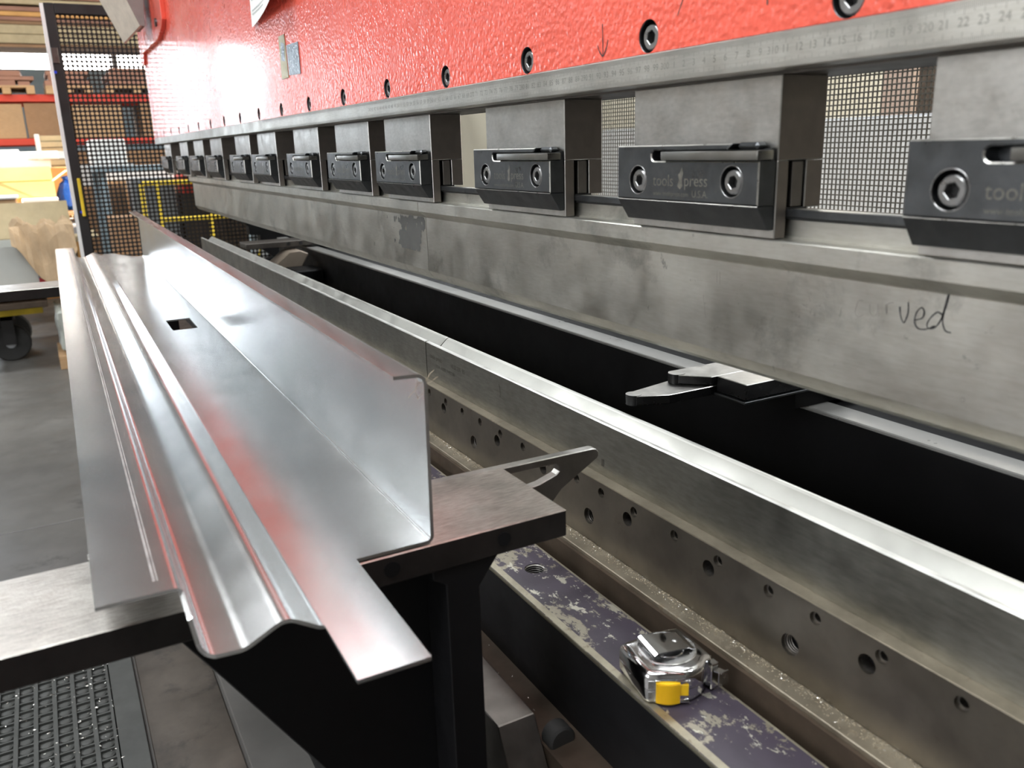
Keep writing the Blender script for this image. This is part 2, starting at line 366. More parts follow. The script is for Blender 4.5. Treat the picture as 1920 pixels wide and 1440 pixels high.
# ================================================================== PRESS BRAKE
brake = thing('press_brake', 'large press brake with hammered red ram above a black lower beam', 'machine', (-0.9, 0.15, zf))
XL, XR = -2.85, 1.1
BX = [0.152-0.1715*k for k in range(-5, 18)]
BX = [x for x in BX if XL+0.03 < x < XR-0.03]
MB().mesh(plate2d([rect(XL, XR, 0.0205, 0.75)] + [circ(x, 0.0318, 0.0112, 22) for x in BX], 0.0005, 0.020)).build('ram_face', RED, brake)
MB().box(XL, XR, 0.021, 0.10, 0.0, 0.75).build('ram_body', BLACKP, brake)
st = MB().prism([(0.0, 0.0), (0.0, 0.0203), (0.030, 0.0203), (0.030, 0.0)], XL, XR, bevel=0.0007).build('scale_strip', STRIP, brake)
MB().box(XL, XR, 0.022, 0.075, -0.0015, 0.0).build('ram_underside', GROUNDD, brake)
tick = MB()
for k in range(1500, 3700):
    x = k*0.001 - 3.0+0.0
    if not (-1.2 < x < 0.45): continue
    w = 0.00015
    l = 0.0062 if k % 10 == 0 else (0.005 if k % 5 == 0 else 0.0036)
    for a, b_ in ((0.0006, l), (0.0197-l, 0.0197)):
        tick.raw([(x-w, -0.00006, a), (x+w, -0.00006, a), (x+w, -0.00006, b_), (x-w, -0.00006, b_)], [(0, 1, 2, 3)])
# ruler zero sits at x = -3.0 (310 cm reads at x = +0.10)
TX = -3.0
tick.build('scale_tick', TICKM, st, smooth=0)
num = MB()
for n in range(240, 346):
    t = str(n) if n % 10 == 0 else str(n)[1:].lstrip('0') or '0'
    x = n*0.01 + TX
    num.mesh(text_mesh(t, 0.0062), Matrix.Translation((x, -0.00008, 0.0102)) @ XZ)
num.build('scale_number', TICKM, st, smooth=0)
# ram bolts
hexo = lambda r: circ(0, 0, r, 6, 0.3)
bolt_me = None
def socket_head(cx, cz, R, h, y0, dep, ph):
    """socket head screw facing -Y: chamfered head with a real hexagonal recess"""
    mb = MB(); n = 24; c_ = 0.0009; vs, fs = [], []
    hexp = circ(cx, cz, h, 6, ph); hx2 = []
    for i in range(6):
        a, b2 = hexp[i], hexp[(i+1) % 6]
        for k in range(4): hx2.append((a[0]+(b2[0]-a[0])*k/4, a[1]+(b2[1]-a[1])*k/4))
    rings = [[(x, y0+dep, z) for x, z in hx2], [(x, y0+0.0004, z) for x, z in hx2], [(cx+(x-cx)*1.1, y0, cz+(z-cz)*1.1) for x, z in hx2],
             [(x, y0, z) for x, z in circ(cx, cz, R-c_, n, ph)], [(x, y0+c_, z) for x, z in circ(cx, cz, R, n, ph)], [(x, y0+dep+0.001, z) for x, z in circ(cx, cz, R, n, ph)]]
    vs = sum(rings, [])
    for k in range(5):
        for i in range(n): fs.append((k*n+i, (k+1)*n+i, (k+1)*n+(i+1) % n, k*n+(i+1) % n))
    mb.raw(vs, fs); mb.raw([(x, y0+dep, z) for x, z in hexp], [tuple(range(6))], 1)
    return mb
bb = socket_head(0, 0, 0.0088, 0.0047, 0, 0.006, 0.3)
bolt0 = bb.build('ram_bolt', [BOLT, DARK], brake, smooth=20); bolt0.location = (0, 0, 0)
# keep bolt mesh at its own origin
off = Vector(brake['_o']); bolt0.data.transform(Matrix.Translation(off))
for i, x in enumerate(BX):
    b_ = bolt0 if i == 0 else bolt0.copy()
    if i: COL.objects.link(b_)
    b_.location = Vector((x+0.0004, 0.0024, 0.0312)) - off
for x in BX:
    MB().lathe([(0.01125, 0.0004), (0.0109, 0.0008), (0.0109, 0.0195), (0.0005, 0.0195)], (x, 0.0006, 0.0318), 'y', 22, cap0=False).build('counterbore', OXIDE, brake)
# marker arrow, pen scratches on the red face
ar = MB()
ribbon(ar, [(-0.0755, 0.047), (-0.075, 0.036), (-0.0748, 0.0245)], 0.0011, 0.0002)
ribbon(ar, [(-0.082, 0.0325), (-0.0795, 0.028), (-0.0752, 0.0238)], 0.0012, 0.0002)
ribbon(ar, [(-0.068, 0.035), (-0.0705, 0.029), (-0.0746, 0.0238)], 0.0012, 0.0002)
ar.build('marker_arrow', INK, brake, smooth=0)
for pts, w in (([(0.023, 0.06), (0.017, 0.05), (0.012, 0.041)], 0.0008), ([(0.083, 0.075), (0.089, 0.058), (0.0925, 0.046), (0.0935, 0.036)], 0.0013)):
    sc_ = MB(); ribbon(sc_, pts, w, 0.0002); sc_.build('paint_scratch', MARKD, brake, smooth=0)
# two bolted red covers at the left end of the ram
c1 = MB().mesh(plate2d([[(-2.87, 0.262), (-2.80, 0.262), (-2.775, 0.29), (-2.775, 0.75), (-2.87, 0.75)]], -0.007, 0.0004, 0.0008)).build('cover_plate', RED, brake)
MB().cyl((-2.80, -0.011, 0.305), 0.010, 0.006, 'y', 12).build('cover_bolt', OXIDE, c1)
c2 = MB().mesh(plate2d([[(-2.775, 0.292), (-2.36, 0.292), (-2.25, 0.312), (-2.22, 0.33), (-2.22, 0.75), (-2.775, 0.75)]], -0.012, 0.0004, 0.0008)).build('cover_plate', RED, brake)
MB().cyl((-2.33, -0.017, 0.335), 0.012, 0.006, 'y', 12).build('cover_bolt', OXIDE, c2)
# worn stickers on the ram
lab = MB()
lab.poly([(-1.022, -0.0006, 0.079), (-0.978, -0.0006, 0.079), (-0.982, -0.0006, 0.146), (-1.018, -0.0006, 0.146), (-1.022, 0.0006, 0.079), (-0.978, 0.0006, 0.079), (-0.982, 0.0006, 0.146), (-1.018, 0.0006, 0.146)],
         [(0, 1, 2, 3), (7, 6, 5, 4), (0, 4, 5, 1), (1, 5, 6, 2), (2, 6, 7, 3), (3, 7, 4, 0)])
o = lab.build('tape_remnant', KHAKI, brake, label='khaki strip of old tape')
lab = MB().mesh(plate2d([[(-0.972, 0.082), (-0.905, 0.079), (-0.905, 0.126), (-0.975, 0.128)]], -0.0006, 0.0006)).mesh(plate2d([[(-1.012, 0.108), (-0.99, 0.105), (-0.986, 0.132), (-1.006, 0.136)]], -0.0009, 0.0006))
lab.build('torn_label', FOIL, brake, label='slate blue torn sticker')
# lower beam, channel and black body
MB().prism([(0.0015, -0.53), (0.0015, -0.4037), (0.075, -0.4037), (0.075, -0.53)], XL, XR, bevel=0.0006).build('bed_plate', [LEDGE], brake)
MB().box(XL, XR, -0.002, 0.0012, -0.53, -0.4075).build('channel_wall', BROWN, brake)
MB().prism([(-0.0115, -0.60), (-0.0115, -0.426), (-0.0075, -0.4255), (-0.0075, -0.431), (-0.0045, -0.431), (-0.0045, -0.60)], XL, XR).build('channel_lip', EDGEW, brake)
hx = [(-0.1283-0.55*k, -0.039) for k in range(-1, 5)]
cu_holes = [[(x+0.0098*math.cos(2*math.pi*i/24), y+0.0098*math.sin(2*math.pi*i/24)) for i in range(24)] for x, y in hx]
pb = plate2d([rect(XL, XR, -0.0726, -0.0150)] + cu_holes, 0, 0.018)
pb.transform(Matrix(((1, 0, 0, 0), (0, 0, 1, 0), (0, -1, 0, 0), (0, 0, 0, 1))))    # lay flat: z' -> y, depth down
MB().mesh(pb, Matrix.Translation((0, 0, -0.42))).build('front_beam_top', CHIP, brake)
MB().prism([(-0.0728, -0.505), (-0.0728, -0.41995), (-0.0655, -0.41985), (-0.0655, -0.505)], XL, XR, bevel=0.0006).build('worn_edge', EDGEW, brake)
MB().prism([(-0.0732, -0.52), (-0.0732, -0.4235), (-0.066, -0.4385), (-0.0155, -0.4385), (-0.0155, -0.52)], XL, XR).build('front_beam', BLACKP, brake)
for x, y in hx:
    th = MB()
    for i in range(7): th.lathe([(0.0103, 0), (0.0086, 0.0009), (0.0103, 0.0018)], (x, y, -0.4225-0.0022*i), 'z', 20, cap0=False, cap1=False)
    th.build('thread', OXIDEL, brake)
MB().prism([(-0.1045, -0.60), (-0.1045, -0.503), (-0.05, -0.499), (-0.05, -0.60)], XL, XR).build('lower_flange', BROWN, brake)
MB().box(XL, XR, -0.104, 0.30, zf+0.002, -0.602).build('bed_body', BLACKP, brake)
# back gauge well behind the die
MB().box(XL+0.6, XR, 0.252, 0.283, -0.304, -0.300, 0.001).build('gauge_rail', GREYL, brake)
MB().box(XL+0.6, XR, 0.256, 0.34, -0.60, -0.3045).build('gauge_beam', BLACKP, brake)
MB().box(XL+0.6, XR, 0.335, 0.36, -0.60, -0.275).build('rear_cover', BLACKP, brake)
MB().box(XL, XR, 0.076, 0.27, -0.60, -0.55).build('well_floor', BLACKP, brake)
MB().prism([(0.15, -1.1), (0.15, -0.45), (0.354, -0.4195), (0.308, -0.382), (0.309, -0.334), (0.271, -0.33), (0.27, -0.30), (0.225, -0.257), (0.225, -0.16), (0.75, -0.10), (0.75, -1.1)], -2.80, -2.75).build('side_frame', BLACKP, brake)
MB().box(-2.78, -2.70, 0.10, 0.75, 0.002, 0.75).build('side_frame', BLACKP, brake)

# ------------------------------------------------------------------ die holder rail (with drilled holes)
rail = thing('die_rail', 'long oily die rail drilled with rows of holes', 'rail', (-0.9, 0.03, -0.4037))
small = [0.2513, 0.1985, 0.1468, 0.1044, 0.0522, 0.0006, -0.054, -0.1035, -0.1447, -0.1975, -0.2497, -0.3005, -0.3508, -0.3985, -0.4470] + [-0.4985-0.05*k for k in range(36)] + [0.301+0.05*k for k in range(14)]
med = [0.1887, 0.0421, -0.0632, -0.2080, -0.3088, -0.4545] + [-0.559-0.25*k for k in range(7)] + [-0.705-0.25*k for k in range(7)]
big = [0.3769, 0.1269, -0.1238, -0.3703] + [-0.6203-0.25*k for k in range(7)]
XD0, XD1 = -2.33, 1.05
lp = [rect(XD0, XD1, -0.4032, -0.3388)] + [circ(x, -0.3482, 0.0047, 18) for x in small] + [circ(x, -0.3586, 0.0066, 20) for x in med] + [circ(x, -0.379, 0.0080, 22) for x in big]
MB().mesh(plate2d(lp, 0.0185, 0.0215)).build('drilled_face', RAIL, rail)
lp2 = [rect(XD0, XD1, -0.4032, -0.3388)] + [circ(x, -0.3482, 0.0033, 14) for x in small] + [circ(x, -0.3586, 0.0066, 16) for x in med] + [circ(x, -0.379, 0.0072, 18) for x in big]
MB().mesh(plate2d(lp2, 0.0216, 0.0285)).build('rail_core', GROUNDD, rail)
MB().prism([(0.0186, -0.3392), (0.0190, -0.3380), (0.072, -0.3380), (0.072, -0.3392)], XD0, XD1).build('rail_top', LEDGE, rail)
MB().box(XD0, XD1, 0.0288, 0.072, -0.4036, -0.3393).build('rail_back', BLACKP, rail)
for xl_, sp in ((big, 0.379),):
    for x in xl_:
        if x > 0.5 or x < -0.6: continue
        th = MB()
        for i in range(3): th.lathe([(0.0081, 0), (0.0066, 0.0009), (0.0081, 0.0018)], (x, 0.0222+0.002*i, -sp), 'y', 18, cap0=False, cap1=False)
        th.build('thread', GROUNDD, rail)

# ------------------------------------------------------------------ dies
VP = [(0.030, -0.3379), (0.030, -0.2876), (0.0312, -0.2866), (0.0345, -0.2866), (0.0362, -0.2878), (0.0485, -0.2990), (0.0608, -0.2878), (0.0625, -0.2866), (0.0648, -0.2866), (0.066, -0.2876), (0.066, -0.3379)]
def die(name, x0, x1, label):
    t = thing(name, label, 'die', ((x0+x1)/2, 0.048, -0.3379), 'lower dies on the rail')
    m = MB().prism(VP, x0, x1)
    for f in m.bm.faces:
        c = f.calc_center_median(); f.material_index = (2 if 0.036 < c.y < 0.0608 else 1) if (c.z > -0.2995 and abs(f.normal.x) < 0.5 and c.y > 0.0304) else 0
    m.build('die_block', [DIE, DIETOP, DIEV], t, smooth=12)
    return t
d1 = die('vee_die', -0.529, 1.02, 'longer grey vee die with top groove, right of the seam')
d2 = die('vee_die', -2.30, -0.531, 'grey vee die left of the seam, running behind the folded sheet')
mk = MB()
mk.mesh(text_mesh('tools press', 0.0085, 0, 'LEFT'), Matrix.Translation((-0.517, 0.0298, -0.3035)) @ XZ)
mk.mesh(text_mesh('10.22.250  85', 0.0075, 0, 'LEFT'), Matrix.Translation((-0.452, 0.0298, -0.3040)) @ XZ)
mk.mesh(text_mesh('U.S.A.  R250  V=022.86', 0.0062, 0, 'LEFT'), Matrix.Translation((-0.500, 0.0298, -0.3140)) @ XZ)
ribbon(mk, [(-0.3215, -0.297), (-0.319, -0.304), (-0.3195, -0.312)], 0.0016, 0.0298)
mk.raw([(-0.1195, 0.0298, -0.329), (-0.1155, 0.0298, -0.329), (-0.1155, 0.0298, -0.322), (-0.1195, 0.0298, -0.322)], [(0, 1, 2, 3)])  # small dark rectangle paints a shadow on the die face
mk.build('stamp_and_shadow_mark', MARKD, d1, smooth=0, label='dark stamped maker marks and a small painted shadow on the die face')

# ------------------------------------------------------------------ punches
PP = [(0.02, -0.1149), (0.02, -0.1038), (0.0206, -0.1029), (0.0333, -0.1027), (0.0333, -0.1016), (0.0345, -0.1016), (0.0345, -0.0845), (0.035, -0.084), (0.0440, -0.084), (0.0445, -0.0845),
      (0.0445, -0.1016), (0.062, -0.1027), (0.062, -0.15), (0.056, -0.192), (0.0495, -0.2015), (0.040, -0.2022), (0.0355, -0.1985), (0.0308, -0.1912), (0.030, -0.1895), (0.030, -0.1232), (0.0293, -0.1222)]
def punch(x0, x1, label):
    t = thing('punch', label, 'punch', ((x0+x1)/2, 0.045, -0.2022), 'upper punches under the ram')
    MB().prism(PP, x0, x1).build('punch_blade', PUNCH, t, smooth=15)
    MB().box(x0, x1, 0.0305, 0.0344, -0.0888, -0.0838, 0.0005).build('tang_hook', OXIDE, t)
    MB().box(x0, x1, 0.0325, 0.0344, -0.0905, -0.0888).build('tang_shadow_line', DARK, t)  # dark strip paints the shadow line under the hook
    return t
p1 = punch(-0.5045, 1.02, 'bright grey punch with faded handwriting and light stains, right of the seam')
p2 = punch(-2.32, -0.5055, 'grey punch left of the seam with a dark peeled patch near its right end')
WR = {'v': [(0.1789, -0.134), (0.1799, -0.1391), (0.1821, -0.1427), (0.1834, -0.1412), (0.1846, -0.1364), (0.1841, -0.1306)],
 'e': [(0.1891, -0.1402), (0.1939, -0.1381), (0.1945, -0.1342), (0.1926, -0.1326), (0.19, -0.1355), (0.1892, -0.1409), (0.1918, -0.1444), (0.1967, -0.1441), (0.202, -0.1413)],
 'd': [(0.2053, -0.1344), (0.2025, -0.1336), (0.1988, -0.1374), (0.1971, -0.1415), (0.1988, -0.1434), (0.2027, -0.1414), (0.2055, -0.1363), (0.2074, -0.1291), (0.2082, -0.1227), (0.2075, -0.1247), (0.2063, -0.1317), (0.2062, -0.1381), (0.2083, -0.1428), (0.2118, -0.1434)],
 'c': [(0.1539, -0.1342), (0.1507, -0.1347), (0.1494, -0.1384), (0.149, -0.1426), (0.1517, -0.1443), (0.1548, -0.1424)],
 'u': [(0.1589, -0.1356), (0.1594, -0.1403), (0.162, -0.1423), (0.1642, -0.1402), (0.1644, -0.1348), (0.1656, -0.1414)],
 'r': [(0.1698, -0.134), (0.1708, -0.1392), (0.17, -0.1353), (0.172, -0.133), (0.1749, -0.1323)]}
wm = MB()
for k in 'ved': ribbon(wm, WR[k], 0.00105, 0.0298)
wm.build('handwriting', INK, p1, smooth=0, label='black handwritten letters ved')
wm = MB()
for k in 'cur': ribbon(wm, WR[k], 0.0007, 0.0298)
wm.build('faded_handwriting', INKF, p1, smooth=0, label='faded handwritten letters cur')
wn = MB()
for i in range(80):
    for j in range(34):
        x, z = -0.648+0.139*i/80, -0.168+0.0455*j/34
        u, v = i/80, j/34
        e = min(u, 1-u, v*0.9+0.05, 1-v)*2.2
        f = noise.noise(Vector((x*55, z*38, 3.3)))*0.5+noise.noise(Vector((x*170, z*110, 8)))*0.35
        edge = 0.02-0.25*(1-v)*(0 if 0.30 < u < 0.85 else 1)
        if f+min(e, 0.30) > 0.15-edge*1.2:
            a, c = 0.139/80, 0.0455/34
            wn.raw([(x, 0.0298, z), (x+a, 0.0298, z), (x+a, 0.0298, z+c), (x, 0.0298, z+c)], [(0, 1, 2, 3)])
bmesh.ops.remove_doubles(wn.bm, verts=wn.bm.verts, dist=1e-5)
PEEL = mat('peeled_dark_coating', (0.085, 0.085, 0.08), 0.6, 0.2, 0.2, 30)
wn.build('peeled_coating', PEEL, p2, smooth=0, label='dark peeled patch')
ch = MB()
for x, z, r in ((0.223, -0.1785, 0.0012),):
    pts = circ(x, z, r, 12); ribbon(ch, pts+[pts[0]], 0.0004, 0.0298)
for pts in ([(0.013, -0.150), (0.0145, -0.158), (0.0165, -0.167)], [(0.027, -0.130), (0.0272, -0.139)], [(0.030, -0.131), (0.0304, -0.140)], [(-0.043, -0.118), (-0.041, -0.1225)]):
    ribbon(ch, pts, 0.0005, 0.0298)
ch.build('scuff_mark', INKF, p1, smooth=0)

# ------------------------------------------------------------------ punch holders
HX = [0.1935, -0.0607, -0.312, -0.605, -0.818, -1.06, -1.343, -1.57, -1.885, -2.15, -2.42, -2.78]
w = 0.150
HL = ['punch holder cut off by the right edge, largest of the row', 'second punch holder from the right, with the clearest lettering and wire mesh both sides', 'third punch holder from the right, beside the pale beige gap',
      'fourth punch holder from the right, just left of the beige gap', 'fifth punch holder from the right edge of the photo', 'sixth punch holder from the right edge of the photo', 'seventh punch holder from the right, above the left part of the punch',
      'eighth punch holder from the right, small, with two slot-like bolts', 'ninth punch holder from the right, its clamp face catching warm light', 'fourth punch holder from the far left end', 'second punch holder from the far left end', 'smallest punch holder at the far left end by the mesh guard']
HL[9] = 'tenth punch holder from the right, third from the far left end'
h0 = thing('punch_holder', HL[0], 'holder', (0, 0.04, -0.1022), 'punch holders hanging from the ram')
pl = MB()
pl.box(0, w, 0.02, 0.06, -0.0532, -0.0016, 0.0006)
pl.box(0, w, 0.02, 0.0300, -0.1022, -0.0532, 0.0006)
pl.box(0, w, 0.0455, 0.06, -0.0835, -0.0532, 0.0005)
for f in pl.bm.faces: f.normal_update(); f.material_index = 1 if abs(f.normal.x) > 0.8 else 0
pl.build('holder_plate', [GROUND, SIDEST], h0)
MB().box(0.001, w-0.001, 0.0345, 0.0440, -0.0825, -0.0540, 0.0004).build('wedge', GROUNDD, h0)
MB().box(-0.0006, w+0.0006, 0.031, 0.0475, -0.0845, -0.0829, 0).build('gap_shadow', DARK, h0)  # dark strip stands in for the shadowed gap around the tang bar
rc = 0.00375
zs0, zs1 = -0.0531, -0.0456
xs = 0.30*w
arc = [(xs - rc*math.sin(math.pi*i/8), -0.04935 - rc*math.cos(math.pi*i/8)) for i in range(9)]
outl = [(0, -0.0805), (w-0.0004, -0.0805), (w-0.0004, zs0)] + arc + [(0.80*w, zs1), (0.835*w, -0.0420), (0.0, -0.0420)]
BO = [(0.0258, -0.0666), (0.1256, -0.0660)]
cb = MB().mesh(plate2d([outl] + [circ(x, z, 0.0100, 26) for x, z in BO], 0.0045, 0.0195, 0.0008))
cb.prism([(0.0045, -0.0809), (0.0195, -0.0809), (0.0195, -0.0965), (0.0148, -0.0965)], 0, w-0.0004, bevel=0.0004)
cb.box(0.82*w, 0.945*w, 0.010, 0.0195, -0.0462, -0.0414, 0.002)
cb.box(0.25*w, w-0.002, 0.0160, 0.0196, -0.0532, -0.0455)
for f in cb.bm.faces:
    f.normal_update(); m_ = max(abs(c) for c in f.normal); f.material_index = 1 if (m_ < 0.97 and f.calc_area() < 2.0e-4 and f.normal.z > -0.3 and f.calc_center_median().y < 0.0075) else 0
cl = cb.build('clamp_block', [OXIDE, BEVELHI], h0)
for x, z in BO:
    MB().mesh(plate2d([circ(x, z, 0.0108, 26), circ(x, z, 0.0100, 26)], 0.0043, 0.0060, 0.0002)).build('counterbore_rim', BOLT, cl)
MB().prism([(0.0018, -0.0524), (0.0018, -0.0464), (0.0155, -0.0464), (0.0155, -0.0524)], 0.37*w, w+0.0008, bevel=0.0008, seg=2).build('clamp_lever', OXIDEL, h0)
for x, z in BO:
    k = circ(x, z-0.0003, 0.0040, 6, 0.25)
    socket_head(x+0.0004, z-0.0003, 0.0080, 0.0043, 0.0052, 0.0055, 0.25).build('clamp_bolt', [BOLT, DARK], h0, smooth=20)
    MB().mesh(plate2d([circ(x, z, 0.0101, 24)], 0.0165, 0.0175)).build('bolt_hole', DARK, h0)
tm = MB()
for s_, x, z, sz, al in (('tools', 0.044, -0.0668, 0.0115, 'LEFT'), ('press', 0.0785, -0.0664, 0.0115, 'LEFT'), ('www.toolspress.com', 0.0445, -0.0757, 0.0046, 'LEFT'), ('U.S.A.', 0.087, -0.0752, 0.0068, 'LEFT')):
    tm.mesh(text_mesh(s_, sz, 0, al), Matrix.Translation((x, 0.00435, z)) @ XZ)
sh = [(0.0715, -0.0700), (0.0745, -0.0722), (0.0772, -0.0700), (0.0765, -0.0655), (0.0778, -0.0608), (0.0762, -0.0570), (0.0740, -0.0610), (0.0722, -0.0622), (0.0735, -0.0660)]
tm.raw([(x, 0.00435, z) for x, z in sh], [tuple(range(len(sh)))])
tm.build('lettering', ETCH, cl, smooth=0, label='pale laser-marked lettering with a small flame-like emblem')
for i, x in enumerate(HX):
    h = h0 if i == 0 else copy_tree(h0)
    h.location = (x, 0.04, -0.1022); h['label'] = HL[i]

# ------------------------------------------------------------------ support arms
def arm(name, x0, x1, label, fin):
    t = thing(name, label, 'bracket', ((x0+x1)/2, -0.14, zf), 'front sheet supports')
    m = MB().box(x0, x1, -0.72, -0.0955, -0.3112, -0.2906, 0.0008)
    for f in m.bm.faces: f.material_index = 1 if f.normal.z > 0.5 else 0
    a = m.build('arm_plate', [SCALE, ARMTOP], t)
    xc = (x0+x1)/2
    for y, z, r in ((-0.2287, -0.3003, 0.0055), (-0.1465, -0.3003, 0.0052)):
        MB().lathe([(r, 0), (r, 0.0006), (r*0.85, 0.0006)], (x1+0.0001, y, z), 'x', 18).build('plugged_hole', BLACKP, a)
    MB().prism([(-0.385, -0.3115), (-0.385, -0.324), (-0.357, -0.331), (-0.338, -0.361), (-0.270, -0.471), (-0.16, -0.66), (-0.16, -0.3115)], xc-0.012, xc+0.012, bevel=0.001).build('gusset', BLACKP, t)
    MB().prism([(-0.200, -0.3113), (-0.200, -0.318), (-0.1905, -0.324), (-0.1905, zf+0.3), (-0.1655, zf+0.3), (-0.1655, -0.332), (-0.150, -0.3113)], x0+0.006, x1-0.002, bevel=0.0008).build('column', BLACKP, t)
    MB().box(x0-0.02, x1+0.02, -0.25, -0.12, zf, zf+0.31, 0.003).build('foot_bracket', BLACKP, t)
    if fin:
        o_ = [(-0.40, -0.2896), (-0.012, -0.2925)] + [(-0.0065+0.0062*math.sin(a_), -0.2985+0.0060*math.cos(a_)) for a_ in (0, 0.6, 1.2, 1.8, 2.2)] + [(-0.038, -0.3225), (-0.048, -0.333), (-0.085, -0.345), (-0.40, -0.345)]
        hole = [(-0.135, -0.298), (-0.050, -0.2988)] + [(-0.0455+0.0050*math.sin(a_), -0.3038+0.0050*math.cos(a_)) for a_ in (0.4, 1.2, 2.0, 2.8)] + [(-0.060, -0.3135), (-0.135, -0.3225)]
        pm = plate2d([o_, hole[::-1]], 0, 0.009, 0.0007)
        rot = Matrix(((0, -1, 0, 0), (1, 0, 0, 0), (0, 0, 1, 0), (0, 0, 0, 1)))
        m = MB().mesh(pm, Matrix.Translation((x0-0.0004, 0, 0)) @ rot)
        for f in m.bm.faces: f.material_index = 1 if f.normal.z > 0.4 else 0
        m.build('guide_fin', [GROUNDD, GROUND], t, label='slotted pointed steel fin')
    return t
arm('support_arm', -0.0792, 0.0185, 'nearest scratched steel support arm under the folded sheet, with pointed fin', True)
arm('support_arm', -1.565, -1.462, 'far support arm sticking out left of the folded sheet', False)

# ------------------------------------------------------------------ folded sheet
sheet = thing('folded_sheet', 'long shiny galvanised sheet folded into ribs and an upright side, lying on the arms', 'sheet metal', (0.05, -0.29, -0.2900), rz=-0.0115)
def fillet(P, rad, n=5):
    out = []
    for i, p in enumerate(P):
        r = rad[i]
        if i in (0, len(P)-1) or r == 0: out.append(p); continue
        a, b, c = Vector(P[i-1]), Vector(p), Vector(P[i+1])
        u, v = (a-b).normalized(), (c-b).normalized(); th = u.angle(v); d = r/math.tan(th/2)
        t0, t1 = b+u*d, b+v*d; ctr = b+(u+v).normalized()*(r/math.sin(th/2))
        e0, e1 = t0-ctr, t1-ctr; ang = e0.angle(e1); sg = 1 if e0.x*e1.y-e0.y*e1.x > 0 else -1
        for k in range(n+1):
            q = ang*k/n*sg; out.append((ctr.x+e0.x*math.cos(q)-e0.y*math.sin(q), ctr.y+e0.x*math.sin(q)+e0.y*math.cos(q)))
    return out
TH = 0.0023
zb = -0.2898+TH
prof = [(-0.3992, -0.2632), (-0.3562, -0.2632), (-0.3530, zb), (-0.3330, zb), (-0.3105, -0.2762), (-0.2925, zb), (-0.2006, zb), (-0.1990, -0.1765), (-0.2190, -0.1755)]
rad = [0, 0.005, 0.006, 0.013, 0.012, 0.006, 0.003, 0.005, 0]
def run(P, near, far, bm_):
    """grid strip: P list of (y,z); near/far functions of index"""
    vs, fs = [], []
    for i, (y, z) in enumerate(P): vs += [(far(i), y, z), (near(i), y, z)]
    for i in range(len(P)-1): fs.append((2*i, 2*i+1, 2*i+3, 2*i+2))
    bm_.raw(vs, fs)
FP = fillet(prof, rad)
iA = [i for i, p in enumerate(FP) if p[1] < -0.2660][0]         # first point a little way down the leg
iR = max(i for i, p in enumerate(FP) if p[0] < -0.2890)         # last point of the rib
iB = [i for i, p in enumerate(FP) if p[0] > -0.2045 and p[1] < -0.28][0]
sm = MB()
run(FP[:iA+1], lambda i: 0.044, lambda i: -2.00, sm)
legP = [FP[iA], (FP[iA][0]+0.0001, FP[iA][1]-0.0006)] + FP[iA+1:iR+1]
run(legP, lambda i: 0.044+0.027*min(1, i) + 0.0105*min(1, i/9), lambda i: -1.985, sm)
flat = [FP[iR], (-0.2588+0.001, zb), (-0.2517, zb), (-0.2232+0.0, zb), FP[iB]]
run([FP[iR], (-0.2585, zb)], lambda i: 0.1388, lambda i: -2.02, sm)
run([(-0.2585, zb), (-0.2517, zb)], lambda i: 0.1388, lambda i: -0.8215, sm)
run([(-0.2517, zb), (-0.2232, zb)], lambda i: 0.0163, lambda i: -0.8215, sm)
run([(-0.2585, zb), (-0.2232, zb)], lambda i: -0.9125, lambda i: -1.99+0.09*i, sm)
run([(-0.2232, zb)] + FP[iB:], lambda i: 0.0163, lambda i: -1.90, sm)
sh_o = sm.build('sheet_body', GALV, sheet, smooth=40)
so = sh_o.modifiers.new('solid', 'SOLIDIFY'); so.thickness = TH; so.offset = -1; bake(sh_o, 22)
ls = MB()
ls.poly([(-1.88, -0.2185, -0.1754), (0.0155, -0.2185, -0.1754), (0.0155, -0.2050, -0.1761), (-1.88, -0.2050, -0.1761), (-1.88, -0.2185, -0.1750), (0.0155, -0.2185, -0.1750), (0.0155, -0.2050, -0.1757), (-1.88, -0.2050, -0.1757)],
        [(0, 1, 2, 3), (7, 6, 5, 4), (0, 4, 5, 1), (1, 5, 6, 2), (2, 6, 7, 3), (3, 7, 4, 0)])
ls.build('lip_strip', LIPS, sh_o, smooth=0, label='pale scuffed strip along the top lip')
# hem line printed along flange: dark scuff line
hl = MB()
for y, wd in ((-0.3690, 0.0007), (-0.3672, 0.0004)):
    hl.raw([(-1.9, y-wd, -0.2631), (0.03, y-wd, -0.2631), (0.03, y+wd, -0.2631), (-1.9, y+wd, -0.2631)], [(0, 1, 2, 3)])
HEM = mat('bend_scuff', (0.55, 0.55, 0.54), 0.45, 1, 0.3, 60)
hl.build('bend_scuff', HEM, sh_o, smooth=0)
fluff = MB()
for k in range(5):
    p = Vector((0.012, -0.2005, -0.181)); pts = []
    d = Vector((random.uniform(-.5, 1), random.uniform(-.2, 1), random.uniform(-1, .9))).normalized()
    for i in range(6):
        pts.append(p.copy()); d = (d+Vector([random.uniform(-.6, .6) for _ in range(3)])).normalized(); p += d*0.0032
    fluff.tube(pts, 0.00018, 4)
FLUFF = mat('fluff_strand', (0.45, 0.38, 0.28), 0.6, 0, 0.2, 90)
solo(fluff.build('fluff_tuft', FLUFF), 'wisps of fluff caught on the top corner of the folded sheet', 'fluff')

